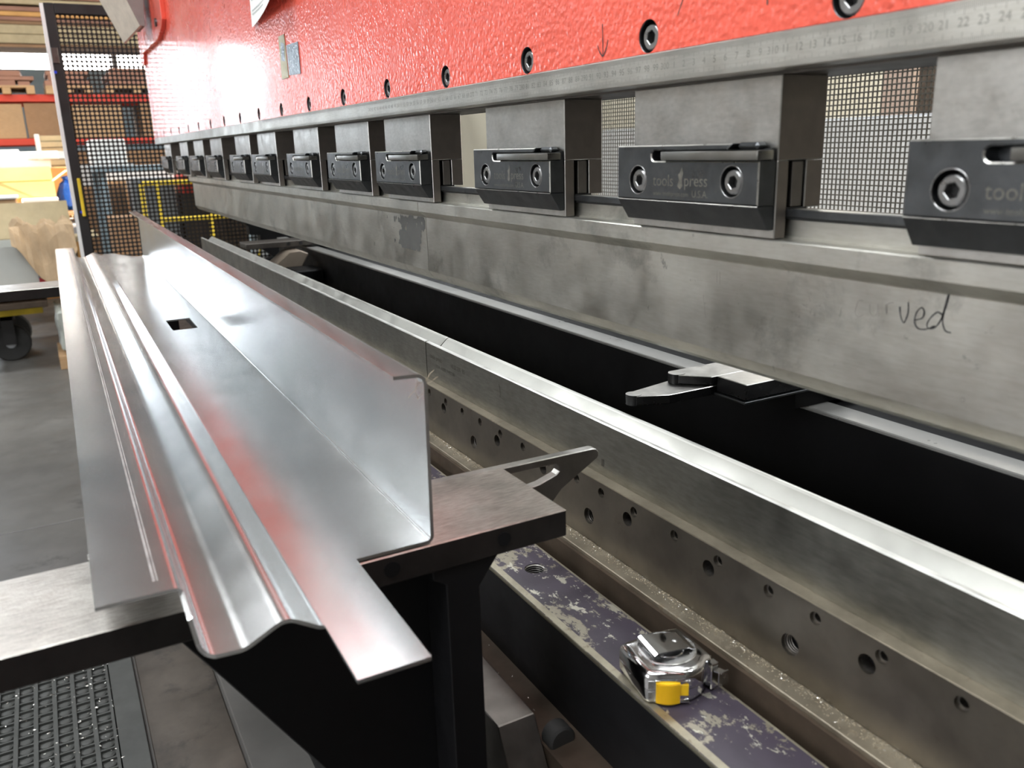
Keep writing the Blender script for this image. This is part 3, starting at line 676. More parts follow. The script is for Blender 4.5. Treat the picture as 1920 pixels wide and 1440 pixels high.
# ------------------------------------------------------------------ tape measure
tp = thing('tape_measure', 'chrome tape measure with yellow lock button lying on the purple beam', 'tape measure', (0.072, -0.043, -0.42))
OUT = [(0.0425, -0.0640), (0.0440, -0.0668), (0.0815, -0.0728), (0.0848, -0.0716), (0.0920, -0.0610), (0.0972, -0.0515), (0.0990, -0.0430), (0.0980, -0.0350), (0.0950, -0.0285), (0.0915, -0.0245), (0.0905, -0.0190), (0.0890, -0.0172), (0.0510, -0.0140), (0.0475, -0.0150), (0.0450, -0.0230), (0.0430, -0.0420)]
cxt, cyt = 0.070, -0.043
def ring(sc, z): return [(cxt+(x-cxt)*sc, cyt+(y-cyt)*sc, z) for x, y in OUT]
def loft(rings):
    n = len(rings[0]); vs = sum(rings, []); fs = [tuple(range(n)), tuple(range((len(rings)-1)*n, len(rings)*n))]
    for k in range(len(rings)-1):
        for i in range(n): fs.append((k*n+i, k*n+(i+1) % n, (k+1)*n+(i+1) % n, (k+1)*n+i))
    return vs, fs
case = MB().poly(*loft([ring(0.90, -0.4197), ring(0.965, -0.4185), ring(0.99, -0.4150), ring(1.0, -0.4085)]))
case.poly(*loft([ring(0.985, -0.4085), ring(0.985, -0.4078)])).poly(*loft([ring(1.0, -0.4078), ring(0.995, -0.4010), ring(0.965, -0.3972), ring(0.90, -0.3955), ring(0.80, -0.3950)]))
ca = case.build('case', CHROME, tp, smooth=50)
dx, dy = 0.0672, -0.0415
MB().lathe([(0.0215, 0), (0.0215, 0.0006), (0.0207, 0.0009), (0.0205, 0.0004), (0.0125, 0.0004), (0.0120, 0.0010), (0.0115, 0.0004), (0.001, 0.0004)], (dx, dy, -0.3950), 'z', 40).build('hub_disc', SATIN, tp)
clip = MB()
ang = -0.12
cpts = [(-0.0150, 0.0006), (-0.0162, 0.0022), (-0.0158, 0.0042), (-0.0140, 0.0052), (0.002, 0.0040), (0.009, 0.0032), (0.0125, 0.0028), (0.0145, 0.0012), (0.0175, 0.0006)]
m2 = Matrix.Translation((0.0662, -0.0410, -0.3948)) @ Matrix.Rotation(math.radians(80), 4, 'Z')
vs, fs = [], []
for i, (u, h) in enumerate(cpts):
    hw = 0.0132-0.0028*(u+0.016)/0.033
    for s_ in (-1, 1): vs.append(m2 @ Vector((u, s_*hw, h)))
for i in range(len(cpts)-1): fs.append((2*i, 2*i+1, 2*i+3, 2*i+2))
clip.raw(vs, fs)
clo = clip.build('belt_clip', CHROME, tp, smooth=60); so = clo.modifiers.new('s', 'SOLIDIFY'); so.thickness = 0.0007; bake(clo, 28)
MB().lathe([(0.0022, 0), (0.0022, 0.0008), (0.001, 0.0012)], m2 @ Vector((0.0065, 0, 0.0034)), 'z', 14).build('rivet', SATIN, clo)
ov = MB().lathe([(0.0034, 0), (0.0034, 0.00025)], (0, 0, 0), 'z', 20)
bmesh.ops.transform(ov.bm, matrix=m2 @ Matrix.Translation((-0.0035, 0, 0.00462)) @ Matrix.Rotation(0.083, 4, 'Y') @ Matrix.Diagonal((1.5, 0.8, 1, 1)), verts=ov.bm.verts)
ov.build('clip_slot', GROUNDD, clo)
# front face runs from (0.0848,-0.0716) to (0.0972,-0.0515)
fa, fb = Vector((0.0848, -0.0716)), Vector((0.0972, -0.0515))
fd = (fb-fa).normalized(); fn = Vector((fd.y, -fd.x))
def fpt(a, o_, z): q = fa+fd*a+fn*o_; return (q.x, q.y, z)
def fbox(mb, a0, a1, o0, o1, z0, z1, bev=0):
    vs = [fpt(a, o_, z) for a in (a0, a1) for o_ in (o0, o1) for z in (z0, z1)]
    return mb.poly(vs, [(0,1,3,2),(4,6,7,5),(0,4,5,1),(2,3,7,6),(0,2,6,4),(1,5,7,3)], bev)
btn = MB()
NR = 16
for i in range(NR):
    a0 = 0.0054+0.0168*i/NR; bul = 0.0022*math.sin(math.pi*(i+0.5)/NR)
    fbox(btn, a0+0.00012, a0+0.00088, -0.002, 0.0014+bul, -0.4178, -0.4022, 0.0002)
    fbox(btn, a0, a0+0.00099, -0.002, 0.0009+bul, -0.4174, -0.4016)
btn.build('lock_button', YELLOW, tp, smooth=30)
sl = MB(); fbox(sl, 0.0220, 0.0282, -0.004, 0.0003, -0.4125, -0.4035, 0.0003)
sl.build('button_slide', YELLOW, tp)
bz = MB()
for (a0, a1, z0, z1) in ((0.0048, 0.0290, -0.4012, -0.4004), (0.0048, 0.0056, -0.4180, -0.4010), (0.0048, 0.0290, -0.4180, -0.4172)): fbox(bz, a0, a1, -0.004, 0.0006, z0, z1, 0.0002)
bz.build('button_bezel', CHROME, tp)
gp = MB()
for i in range(9): fbox(gp, 0.0002+0.0005*i, 0.0005+0.0005*i, -0.001, 0.0004, -0.4170, -0.4100)
for i in range(9): fbox(gp, 0.0002+0.0005*i, 0.0005+0.0005*i, -0.001, 0.0004, -0.4070, -0.4010)
gp.build('grip_rib', SATIN, tp)
hk = MB()
hk.box(0.0905, 0.0965, -0.0245, -0.0180, -0.4185, -0.3975, 0.0006)
hk.build('tape_mouth', CHROME, tp)
hk = MB().poly([(0.0965, -0.0225, -0.404), (0.1015, -0.0195, -0.4045), (0.1005, -0.0145, -0.4045), (0.0955, -0.0165, -0.404), (0.0965, -0.0225, -0.4032), (0.1015, -0.0195, -0.4037), (0.1005, -0.0145, -0.4037), (0.0955, -0.0165, -0.4032)],
               [(0, 1, 2, 3), (7, 6, 5, 4), (0, 4, 5, 1), (1, 5, 6, 2), (2, 6, 7, 3), (3, 7, 4, 0)])
hk.box(0.1000, 0.1010, -0.0215, -0.0125, -0.4145, -0.4032, 0.0003)
hk.build('end_hook', SATIN, tp)

# ------------------------------------------------------------------ back gauge fingers (near)
gz = -0.262
bgf = thing('back_gauge_finger', 'steel back gauge with two stepped pointed fingers below the punch', 'back gauge', (-0.11, 0.2, -0.2995))
def topslot(mb):
    for f in mb.bm.faces: f.normal_update(); f.material_index = 1 if f.normal.z > 0.3 else 0
    return mb
def flatpoly(pts, z0, z1, bev=0.0005): return MB().prism(pts, z0, z1, 'z', bev)
f1 = flatpoly([(-0.1555, 0.1355), (-0.1555, 0.30), (-0.1165, 0.30), (-0.1150, 0.157), (-0.1375, 0.1345), (-0.146, 0.1335)], gz-0.0085, gz)
f1.cyl((-0.1455, 0.1385, gz-0.0095), 0.0085, 0.0099, 'z', 24)
topslot(f1).build('upper_finger', [OXIDEB, GROUND], bgf)
z2 = gz-0.0098
f2 = flatpoly([(-0.1440, 0.0790), (-0.1548, 0.1336), (-0.1560, 0.26), (-0.115, 0.26), (-0.1155, 0.1060), (-0.1290, 0.0765), (-0.138, 0.0742)], z2-0.009, z2)
f2.cyl((-0.1365, 0.0790, z2-0.0095), 0.0078, 0.0099, 'z', 24)
topslot(f2).build('lower_finger', [OXIDEB, GROUND], bgf)
topslot(MB().box(-0.1148, -0.0745, 0.1635, 0.30, gz-0.0155, gz, 0.0006)).build('gauge_block', [OXIDEB, GROUND], bgf)
MB().box(-0.1148, -0.0720, 0.1600, 0.30, gz-0.0185, gz-0.0162, 0.0004).build('base_plate', OXIDE, bgf)
MB().box(-0.125, -0.080, 0.235, 0.33, -0.2995, gz-0.0186).build('gauge_carrier', BLACKP, bgf)
bg2 = thing('back_gauge_finger', 'far back gauge bar with a beige block, by the mesh guard', 'back gauge', (-1.95, 0.25, -0.2998))
MB().box(-1.99, -1.90, 0.085, 0.33, -0.294, -0.279, 0.001).build('gauge_bar', GROUNDD, bg2)
MB().prism([(0.150, -0.335), (0.19, -0.3045), (0.221, -0.3020), (0.245, -0.3130), (0.223, -0.349), (0.17, -0.36)], -1.94, -1.86, bevel=0.003).build('beige_block', BEIGE, bg2, label='beige cast block')
MB().box(-1.86, -1.75, 0.175, 0.25, -0.39, -0.345, 0.003).build('motor', BLACKP, bg2)
for j, y in enumerate((0.20, 0.235, 0.27)): MB().cyl((-1.902, y, -0.2865), 0.005, 0.004, 'x', 12).build('cap_screw', OXIDE, bg2)

# ------------------------------------------------------------------ clamp bar at lower right
cbk = thing('bed_clamp', 'worn steel clamp bar with sloping end below the near support arm', 'clamp', (-0.12, -0.122, -0.4985))
MB().prism([(-0.35, -0.4985), (-0.35, -0.480), (-0.018, -0.480), (0.006, -0.523), (0.03, -0.60), (-0.05, -0.60), (-0.06, -0.4985)], -0.1390, -0.1055, 'y', bevel=0.0008).build('bar_body', GROUNDD, cbk)
solo(MB().lathe([(0.010, 0), (0.0118, 0.001), (0.0118, 0.014), (0.010, 0.0155)], (-0.012, -0.0915, -0.4985), 'x', 26).build('knurled_knob', RUBBER), 'black knurled knob beside the worn steel clamp bar', 'knob')

# ------------------------------------------------------------------ paper note on ram
note = thing('paper_note', 'white printed sheet taped to the red ram', 'paper', (-1.03, -0.004, 0.182))
vs, fs = [], []
nx, nz_ = 10, 10
for i in range(nx+1):
    for j in range(nz_+1):
        u, v = i/nx, j/nz_
        vs.append((-1.178+0.283*u, -0.001-0.030*(u**1.5)*((1-v)**2)-0.004*(1-v), 0.180+0.002*u+0.21*v+0.012*u*(1-v)))
for i in range(nx):
    for j in range(nz_): fs.append((i*(nz_+1)+j, (i+1)*(nz_+1)+j, (i+1)*(nz_+1)+j+1, i*(nz_+1)+j+1))
n_ = MB().raw(vs, fs).build('paper_sheet', PAPER, note); so = n_.modifiers.new('s', 'SOLIDIFY'); so.thickness = 0.0004; bake(n_, 40)
pr = MB()
for k, (z, x0, x1) in enumerate(((0.199, -1.165, -1.05), (0.205, -1.165, -1.02), (0.222, -1.165, -1.12), (0.228, -1.165, -1.10))):
    def yy(x, z): u, v = (x+1.178)/0.283, (z-0.18)/0.21; return -0.0016-0.030*(max(u, 0)**1.5)*((1-v)**2)-0.004*(1-v)
    for s_ in range(8):
        xa, xb = x0+(x1-x0)*s_/8, x0+(x1-x0)*(s_+0.9)/8
        pr.raw([(xa, yy(xa, z), z), (xb, yy(xb, z), z), (xb, yy(xb, z), z+0.0022), (xa, yy(xa, z), z+0.0022)], [(0, 1, 2, 3)])
pr.build('printed_line', GRAYINK, n_, smooth=0)

# steel bracket hanging at top left, before the ram
br = thing('steel_bracket', 'bare folded steel bracket hanging before the left end of the ram', 'bracket', (-2.5, -0.08, 0.30))
def slab(pts, d):
    d = Vector(d); n = len(pts); vs = [Vector(p) for p in pts]; vs += [v+d for v in vs]
    return MB().poly(vs, [tuple(range(n)), tuple(range(2*n-1, n-1, -1))]+[(i, (i+1) % n, n+(i+1) % n, n+i) for i in range(n)], 0.0006)
A, B_, Cc = Vector((-2.58, -0.0832, 0.3038)), Vector((-2.42, -0.0481, 0.3363)), Vector((-2.42, -0.0334, 0.3354))
U = Vector((0.0, -0.0554, 0.1296)); U2 = Vector((0.0, -0.0330, 0.0860))
slab([A, B_, B_+U2*1.7, A+U*1.2], (-0.004, 0.006, -0.002)).build('front_plate', BRKT, br)
slab([B_, Cc, Cc+Vector((0.0, 0.010, 0.15)), B_+U2*1.7], (-0.14, 0.0, 0.0)).build('side_plate', BRKTD, br)

# ================================================================== SIDE GUARD with perforated panel
gx = -3.0
gd = thing('side_guard', 'tall black framed guard with perforated sheet at the machine end', 'guard', (gx, 0.5, zf))
GY0, GY1, GZ0, GZ1 = -0.2775, 1.32, -1.0, 0.474
MB().box(gx-0.03, gx, GY0, -0.2455, GZ0, GZ1, 0.002).build('frame_post', FRAMEB, gd)
MB().box(gx-0.03, gx, GY1-0.04, GY1, GZ0, GZ1, 0.002).build('frame_post', FRAMEB, gd)
MB().box(gx-0.03, gx, -0.2455, GY1-0.04, GZ1-0.034, GZ1, 0.002).build('frame_rail', FRAMEB, gd)
MB().box(gx-0.03, gx, -0.2455, GY1-0.04, GZ0, GZ0+0.035, 0.002).build('frame_rail', FRAMEB, gd)
MB().box(gx-0.03, gx-0.001, GY0-0.011, GY0, GZ0, GZ1-0.002).build('edge_strip', WHITEP, gd)
for y in (-0.27, GY1-0.02): MB().box(gx-0.05, gx+0.03, y-0.03, y+0.03, zf, GZ0, 0.002).build('foot', FRAMEB, gd)
MB().box(gx, gx+0.012, -0.262, -0.2515, -0.243, -0.109, 0.002).build('latch_strip', YELP, gd, label='yellow latch strip')
MB().box(gx, gx+0.003, -0.277, -0.255, 0.280, 0.330, 0.001).build('grey_label', OXIDEL, gd)
for y, z in ((-0.2765, 0.2500), (-0.267, -0.228)): MB().cyl((gx, y+0.003, z), 0.005, 0.003, 'x', 10).build('blue_indicator', BLUESPOT, gd)
pitch = 0.0152
vs, fs = [], []
nh = 10
y = -0.2455
ncol = int((1.28-y)/pitch); nrow = int((GZ1-0.034+0.62)/pitch)
for c in range(ncol):
    for r_ in range(nrow):
        cy, cz = y+pitch*(c+0.5), GZ1-0.034-pitch*(r_+0.5)
        base = len(vs); rad_ = 0.0057; hp = pitch/2
        for k in range(nh):
            a = 2*math.pi*k/nh+0.1; ca_, sa_ = math.cos(a), math.sin(a)
            m_ = max(abs(ca_), abs(sa_)); vs.append((gx-0.012, cy+hp*ca_/m_, cz+hp*sa_/m_))
        for k in range(nh):
            a = 2*math.pi*k/nh+0.1; vs.append((gx-0.012, cy+rad_*math.cos(a), cz+rad_*math.sin(a)))
        for k in range(nh): fs.append((base+k, base+(k+1) % nh, base+nh+(k+1) % nh, base+nh+k))
        # square corners
        for sx, sz in ((1, 1), (-1, 1), (-1, -1), (1, -1)):
            cs = sorted(range(nh), key=lambda k: (vs[base+k][1]-(cy+sx*hp))**2+(vs[base+k][2]-(cz+sz*hp))**2)[:2]
            vs.append((gx-0.012, cy+sx*hp, cz+sz*hp)); fs.append((base+cs[0], base+cs[1], len(vs)-1))
me = bpy.data.meshes.new('perforated_panel'); me.from_pydata([(a-gx, b-0.5, c-zf) for a, b, c in vs], [], fs); me.materials.append(MESHB)
po = bpy.data.objects.new('perforated_panel', me); COL.objects.link(po); po.parent = gd
so = po.modifiers.new('s', 'SOLIDIFY'); so.thickness = 0.0015
MB().box(gx-0.014, gx-0.010, -0.2455, GY1-0.04, GZ0+0.035, GZ1-0.034-pitch*nrow).build('lower_sheet', MESHB, gd)

# ================================================================== REAR GUARD: square wire mesh
rg = thing('rear_guard', 'square wire mesh guard seen through the gaps behind the machine', 'guard', (-0.9, 1.0, zf))
ry = 1.0
wires = MB()
x0, x1, z0, z1 = -1.85, 0.1, -0.182, 0.086
k = 0
while x0+0.01*k < x1:
    x = x0+0.01*k; wires.box(x-0.0012, x+0.0012, ry-0.001, ry+0.001, z0, z1); k += 1
k = 0
while z0+0.01*k < z1:
    z = z0+0.01*k; wires.box(x0, x1, ry-0.0018, ry+0.0012, z-0.0013, z+0.0013); k += 1
wires.build('wire_mesh', MESHG, rg, smooth=0, kind='stuff')
MB().box(x0, x1, ry-0.012, ry+0.008, z0-0.010, z0-0.0015).build('bottom_rim', WHITEP, rg)
MB().box(x0, x1, ry-0.012, ry+0.008, z1, z1+0.012).build('top_rim', GROUNDD, rg)
MB().box(x0, x1, ry, ry+0.006, z1+0.012, 0.6).build('upper_sheet', GREYP, rg)
MB().box(x0, x1, ry, ry+0.006, -0.6, z0-0.010).build('lower_sheet', GREYP, rg)
for x in (x0-0.02, x1+0.02): MB().box(x-0.02, x+0.02, ry-0.015, ry+0.02, zf, 0.6).build('guard_post', FRAMEB, rg)
solo(MB().box(-2.93, -2.50, 1.20, 1.25, zf, 0.0999, 0.003).build('beige_panel', CREAM), 'pale beige upright panel seen through the gap between two punch holders', 'panel')
rb = thing('storage_cabinet', 'light grey cabinet behind the rear wire guard', 'cabinet', (-3.6, 3.2, zf))
MB().box(-4.6, -0.9, 3.1, 3.6, zf, 0.045, 0.004).build('cabinet_body', GREYP, rb)
for x in (-4.58, -3.66, -2.74, -1.82): MB().box(x, x+0.90, 3.08, 3.1, zf+0.08, 0.035, 0.003).build('door', WHITEP, rb)
solo(MB().box(-3.02, -2.84, 4.0, 4.1, zf, 1.2, 0.003).build('brown_post', PINKB), 'pinkish upright post behind the rear wire guard', 'post')
solo(MB().box(-2.80, -2.30, 4.02, 4.1, zf, 1.2, 0.003).build('dark_board', BROWN), 'dark upright board beside the pinkish post behind the rear guard', 'board')
solo(MB().box(-2.42, -2.22, 1.72, 1.80, -0.17, -0.07, 0.003).box(-2.34, -2.30, 1.74, 1.78, zf, -0.17).build('orange_sign', ORANGE), 'small orange sign behind the rear wire guard', 'sign')
lamp('rear_fill_light', 'AREA', (-3.0, 5.3, 2.0), 260, (4.0, 1.5), rot=(math.radians(-70), 0, 0), color=(1, 0.93, 0.80))  # added lamp that brightens the space behind the rear guard

# ================================================================== RUBBER MAT
mt = thing('rubber_mat', 'dark rubber anti-fatigue mat with oval cells on the floor', 'mat', (-1.0, -0.9, zf))
MX0, MX1, MY0, MY1 = -1.70, -0.45, -1.40, -0.3695
MB().box(MX0, MX1, MY0, MY1, zf, zf+0.004, 0.001).build('mat_base', MATR, mt)
rib = MB()
py, px = 0.035, 0.031
ny = int((MY1-0.05-MY0)/py); nxm = int((MX1-MX0)/px)
rib.box(MX0, MX1, MY1-0.052, MY1, zf+0.004, zf+0.0105, 0.001)
for i in range(ny+1):
    yv = MY1-0.052-py*i; rib.box(MX0, MX1, yv-0.0045, yv+0.0045, zf+0.004, zf+0.0105, 0.001)
for j in range(nxm+1):
    xv = MX0+px*j; rib.box(xv-0.0022, xv+0.0022, MY1-0.052-py*ny, MY1-0.052, zf+0.004, zf+0.0095)
rib.build('rib', MATR, mt)
dm = MB()
for i in range(min(ny, 16)):
    for j in range(nxm):
        c = (MX0+px*(j+0.5), MY1-0.052-py*(i+0.5), zf+0.004)
        b0 = MB().lathe([(0.0125, 0), (0.0115, 0.003), (0.007, 0.0048)], (0, 0, 0), 'z', 10)
        bmesh.ops.transform(b0.bm, matrix=Matrix.Translation(c) @ Matrix.Diagonal((0.75, 0.98, 1, 1)), verts=b0.bm.verts)
        tm_ = bpy.data.meshes.new('t'); b0.bm.to_mesh(tm_); b0.bm.free(); dm.mesh(tm_); bpy.data.meshes.remove(tm_)
dm.build('raised_cell', MATR, mt, kind='stuff')

# ------------------------------------------------------------------ swarf
def chips(name, label, n, fn, m, size):
    mb = MB()
    for i in range(n):
        x, y, z = fn(); a = random.uniform(0, 6.28); l = size*random.uniform(0.5, 1.6); wd = l*random.uniform(0.25, 0.6); t = random.uniform(0.2, 0.9)*wd
        c, s_ = math.cos(a), math.sin(a)
        P = [(-l, -wd, 0), (l, -wd*0.4, 0), (l*0.8, wd, 0), (-l*0.6, wd*0.7, 0), (0, 0, t*1.6)]
        mb.raw([(x+u*c-v*s_, y+u*s_+v*c, z+h) for u, v, h in P], [(0, 3, 2, 1), (0, 1, 4), (1, 2, 4), (2, 3, 4), (3, 0, 4)])
    o = mb.build(name, m, smooth=0, kind='stuff'); o['label'] = label; o['category'] = 'chips'
def ledge_pt():
    y = 0.0185-abs(random.gauss(0, 0.005)); return (random.uniform(-0.6, 0.35), max(y, 0.003), -0.4037)
chips('metal_swarf', 'rusty grit and swarf strewn along the ledge below the drilled rail', 2600, ledge_pt, GRIT, 0.0008)
chips('bright_swarf', 'bright metal flecks on the ledge below the drilled rail', 260, ledge_pt, SWARF, 0.0007)
chips('mat_swarf', 'bright metal flecks scattered over the rubber mat', 220, lambda: (random.uniform(-1.65, -0.9), -0.41-abs(random.gauss(0, 0.14)), zf+0.0105), SWARF, 0.0022)
chips('beam_swarf', 'bright metal flecks on the dark flange below the beam', 45, lambda: (random.uniform(-0.2, 0.25), random.uniform(-0.112, -0.078), -0.5015), SWARF, 0.0013)

# ================================================================== BACKGROUND
def box_thing(name, x0, x1, y0, y1, z0, z1, m, label, cat='box', group=None, rz=0, tape=None, flaps=None):
    t = thing(name, label, cat, ((x0+x1)/2, (y0+y1)/2, z0), group)
    MB().box(x0, x1, y0, y1, z0, z1, 0.004, rz=rz).build('carton', m, t)
    if tape: MB().box(x0+0.0, x1+0.003, (y0+y1)/2-0.03, (y0+y1)/2+0.03, z1-0.10, z1+0.002, rz=0).build('packing_tape', tape, t)
    return t
A0 = -ZF   # heights below are above the floor
# pallet rack
rk = thing('pallet_rack', 'pallet rack with red beams along the far side of the hall', 'rack', (-9.5, 0.3, zf))
for xx in (-9.0, -9.95):
    for yy_ in (-0.78, 1.35): MB().box(xx-0.04, xx+0.04, yy_-0.04, yy_+0.04, A0, A0+2.35, 0.003).build('upright', RACKB, rk)
for zc, h in ((1.665, 0.032), (1.272, 0.030), (0.80, 0.030)):
    for xx in (-9.0, -9.95): MB().box(xx-0.025, xx+0.025, -0.74, 1.31, A0+zc-h, A0+zc+h, 0.003).build('beam', RACKR, rk)
    MB().box(-9.95, -9.03, -0.74, 1.31, A0+zc+h-0.01, A0+zc+h, 0).build('shelf_deck', GREYP, rk)
# shelf contents: flat cartons on the middle shelf
mid = [(-0.73, -0.69, 0.30), (-0.68, -0.40, 0.31), (-0.385, -0.02, 0.315), (0.02, 0.45, 0.30), (0.62, 1.0, 0.31)]
ml = ['brown carton at the left end of the middle rack shelf', 'long brown carton on the middle rack shelf, left of the guard frame', 'brown carton on the middle shelf beside the black guard frame', 'brown carton on the middle shelf behind the perforated guard', 'brown carton on the middle shelf near its right upright']
for i, (a, b, h) in enumerate(mid):
    box_thing('carton', -9.7, -8.98, a, b, A0+1.303, A0+1.303+h, CARDD if i % 2 == 0 else CARD, ml[i], 'box', 'cartons on the middle rack shelf')
low = [(-0.73, -0.62, 0.36, CARD), (-0.60, -0.33, 0.33, CARD), (-0.28, 0.10, 0.36, CARDD), (0.2, 0.9, 0.35, CARDD)]
ll = ['brown carton low in the rack at the far left', 'light brown carton under the lower red beam', 'brown carton low in the rack beside the black guard frame', 'brown carton low in the rack behind the guard']
for i, (a, b, h, m) in enumerate(low):
    box_thing('carton', -9.6, -8.95, a, b, A0+0.832, A0+0.84+h*0.95, m, ll[i], 'box', 'goods low in the rack')
bs_ = thing('board_stack', 'stack of tan boards with white wrap on its left edge, before the rack', 'boards', (-8.52, -0.23, A0+0.951))
for k in range(7):
    MB().box(-8.70+0.01*(k % 2), -8.36+0.012*(k % 3), -0.335+0.006*((k*3) % 4), -0.10+0.008*(k % 2), A0+0.952+0.052*k, A0+0.999+0.052*k, 0.003).build('board', TANB, bs_)
MB().box(-8.355, -8.325, -0.345, -0.305, A0+0.96, A0+1.325, 0.004).build('white_wrap', WHITEP, bs_)
box_thing('carton', -8.72, -8.33, -0.345, -0.125, zf+0.0, A0+0.950, CARDD, 'brown carton under the stack of tan boards', 'box')
# pallets and timber offcuts on the top shelf
def pallet(x, y, z, label, wy=0.42, wx=0.8, group='wooden pallets', planks=5):
    t = thing('wooden_pallet', label, 'pallet', (x, y, z), group)
    for k in range(3): MB().box(x-wx/2, x+wx/2, y-wy/2+k*(wy-0.07)/2, y-wy/2+k*(wy-0.07)/2+0.07, z, z+0.055, 0.003).build('block', WOOD, t)
    for k in range(planks): MB().box(x-wx/2+k*(wx-0.1)/(planks-1), x-wx/2+k*(wx-0.1)/(planks-1)+0.1, y-wy/2, y+wy/2, z+0.055, z+0.075, 0.002).build('plank', WOOD, t)
    return t
tl = ['pallet of timber on the top rack shelf, left of the guard frame', 'pallet of timber on the top rack shelf beside the guard frame', 'pallet of dark timber on the top shelf behind the perforated guard']
for i, (yy_, wy) in enumerate(((-0.50, 0.46), (0.02, 0.40), (0.62, 0.55))):
    pallet(-9.3, yy_, A0+1.6985, tl[i], wy, 0.75, 'pallets on the top rack shelf')
pieces = [(-0.70, -0.42, 0.075, 0.05, 0.0), (-0.62, -0.28, 0.125, 0.035, 0.25), (-0.55, -0.36, 0.16, 0.05, -0.1), (-0.40, -0.30, 0.075, 0.04, 0.0), (-0.18, 0.20, 0.075, 0.05, 0.05), (-0.14, 0.18, 0.125, 0.045, -0.05), (-0.16, 0.21, 0.170, 0.04, 0.02),
          (0.38, 0.86, 0.075, 0.06, 0.0), (0.36, 0.84, 0.135, 0.06, 0.06), (0.40, 0.80, 0.195, 0.05, -0.08)]
pn = ['lowest plank of the left timber pile on the top shelf', 'tilted plank in the left timber pile on the top shelf', 'topmost block of the left timber pile on the top shelf', 'short offcut at the right of the left timber pile', 'lowest plank of the middle timber pile on the top shelf', 'second plank of the middle timber pile on the top shelf', 'topmost plank of the middle timber pile',
      'lowest plank of the timber pile behind the perforated guard', 'middle plank of the timber pile behind the perforated guard', 'topmost plank of the timber pile behind the perforated guard']
for i, (a, b, z, h, r_) in enumerate(pieces):
    solo(MB().box(-9.55, -9.02, a, b, A0+1.701+z, A0+1.701+z+h, 0.004, rz=r_*0.3).build('timber_plank', LUMB), pn[i], 'plank', 'timber on the top rack shelf')
# high storage along the far wall: long boards and cladding bundles
hs = [(2.31, 2.40, TANB), (2.405, 2.494, TANB), (2.535, 2.575, LUMB), (2.58, 2.625, CARDO), (2.63, 2.675, LUMB), (2.70, 2.75, TANB), (2.76, 2.82, LUMB), (2.83, 2.92, CARDD), (2.93, 3.05, LUMB)]
hr = thing('high_rack', 'high storage rack with long boards above the window band', 'rack', (-10.8, 0.5, zf))
for yy_ in (-0.75, 2.3):
    for xx in (-10.5, -11.1): MB().box(xx-0.04, xx+0.04, yy_-0.05, yy_+0.05, A0, A0+3.3, 0.003).build('upright', RACKB, hr)
for z in (2.27, 2.50): MB().box(-11.1, -10.5, -0.70, 2.25, A0+z, A0+z+0.03).build('cross_beam', CARDD, hr)
hn = ['lowest', 'second lowest', 'third', 'fourth, orange-brown,', 'fifth', 'sixth, pale,', 'seventh', 'eighth', 'topmost']
for i, (a, b, m) in enumerate(hs):
    solo(MB().box(-11.0, -10.5, -0.55-0.06*(i % 3), 2.1+0.1*(i % 2), A0+a, A0+b, 0.004).build('board_bundle', m), hn[i]+' long board bundle stacked high above the far windows', 'boards', 'long boards above the windows')

# sunlit boxes in the middle distance
def open_box(name, x0, x1, y0, y1, z0, z1, m, label, fl, group=None, body=None):
    t = thing(name, label, 'box', ((x0+x1)/2, (y0+y1)/2, z0), group)
    th = 0.008
    c = MB().box(x0, x1, y0, y1, z0, z0+th).box(x0, x0+th, y0, y1, z0, z1).box(x1-th, x1, y0, y1, z0, z1).box(x0, x1, y0, y0+th, z0, z1).box(x0, x1, y1-th, y1, z0, z1)
    c.build('carton', body or m, t)
    for k, (side, ln, ang_) in enumerate(fl):
        a = math.radians(ang_); dx_, dz_ = ln*math.cos(a), ln*math.sin(a)
        if side == 'x1': P = [(x1, y0, z1), (x1, y1, z1), (x1+dx_, y1, z1+dz_), (x1+dx_, y0, z1+dz_)]
        if side == 'x0': P = [(x0, y0, z1), (x0, y1, z1), (x0-dx_, y1, z1+dz_), (x0-dx_, y0, z1+dz_)]
        if side == 'y0': P = [(x0, y0, z1), (x1, y0, z1), (x1, y0-dx_, z1+dz_), (x0, y0-dx_, z1+dz_)]
        if side == 'y1': P = [(x0, y1, z1), (x1, y1, z1), (x1, y1+dx_, z1+dz_), (x0, y1+dx_, z1+dz_)]
        vs = [Vector(p) for p in P]; vs += [v+Vector((0.003, 0.003, 0.006)) for v in vs]
        MB().poly(vs, [(0, 1, 2, 3), (7, 6, 5, 4), (0, 4, 5, 1), (1, 5, 6, 2), (2, 6, 7, 3), (3, 7, 4, 0)]).build('flap', m, t)
    return t
pal = pallet(-6.9, -0.42, A0+0.66, 'pallet carrying the sunlit boxes beyond the guard frame', 0.62, 0.8)
stand = thing('low_bench', 'low grey bench under the sunlit pallet and boxes', 'bench', (-6.9, -0.45, zf))
MB().box(-7.3, -6.15, -0.95, -0.08, A0+0.60, A0+0.655, 0.004).build('bench_top', GREYP, stand)
for xx in (-7.25, -6.2):
    for yy_ in (-0.9, -0.13): MB().box(xx-0.03, xx+0.03, yy_-0.03, yy_+0.03, A0, A0+0.60).build('leg', FRAMEB, stand)
open_box('carton', -7.15, -6.75, -0.66, -0.28, A0+0.740, A0+0.95, CARDO, 'large open orange-brown carton in the sun on the pallet', [('x1', 0.13, -55), ('y1', 0.12, 35), ('x0', 0.13, 50), ('y0', 0.12, 40)])
wb = thing('white_carton', 'white carton with purple stripes in front of the open carton', 'box', (-6.62, -0.36, A0+0.736))
MB().box(-6.72, -6.52, -0.50, -0.27, A0+0.7365, A0+0.84, 0.003).build('carton', WHITEP, wb)
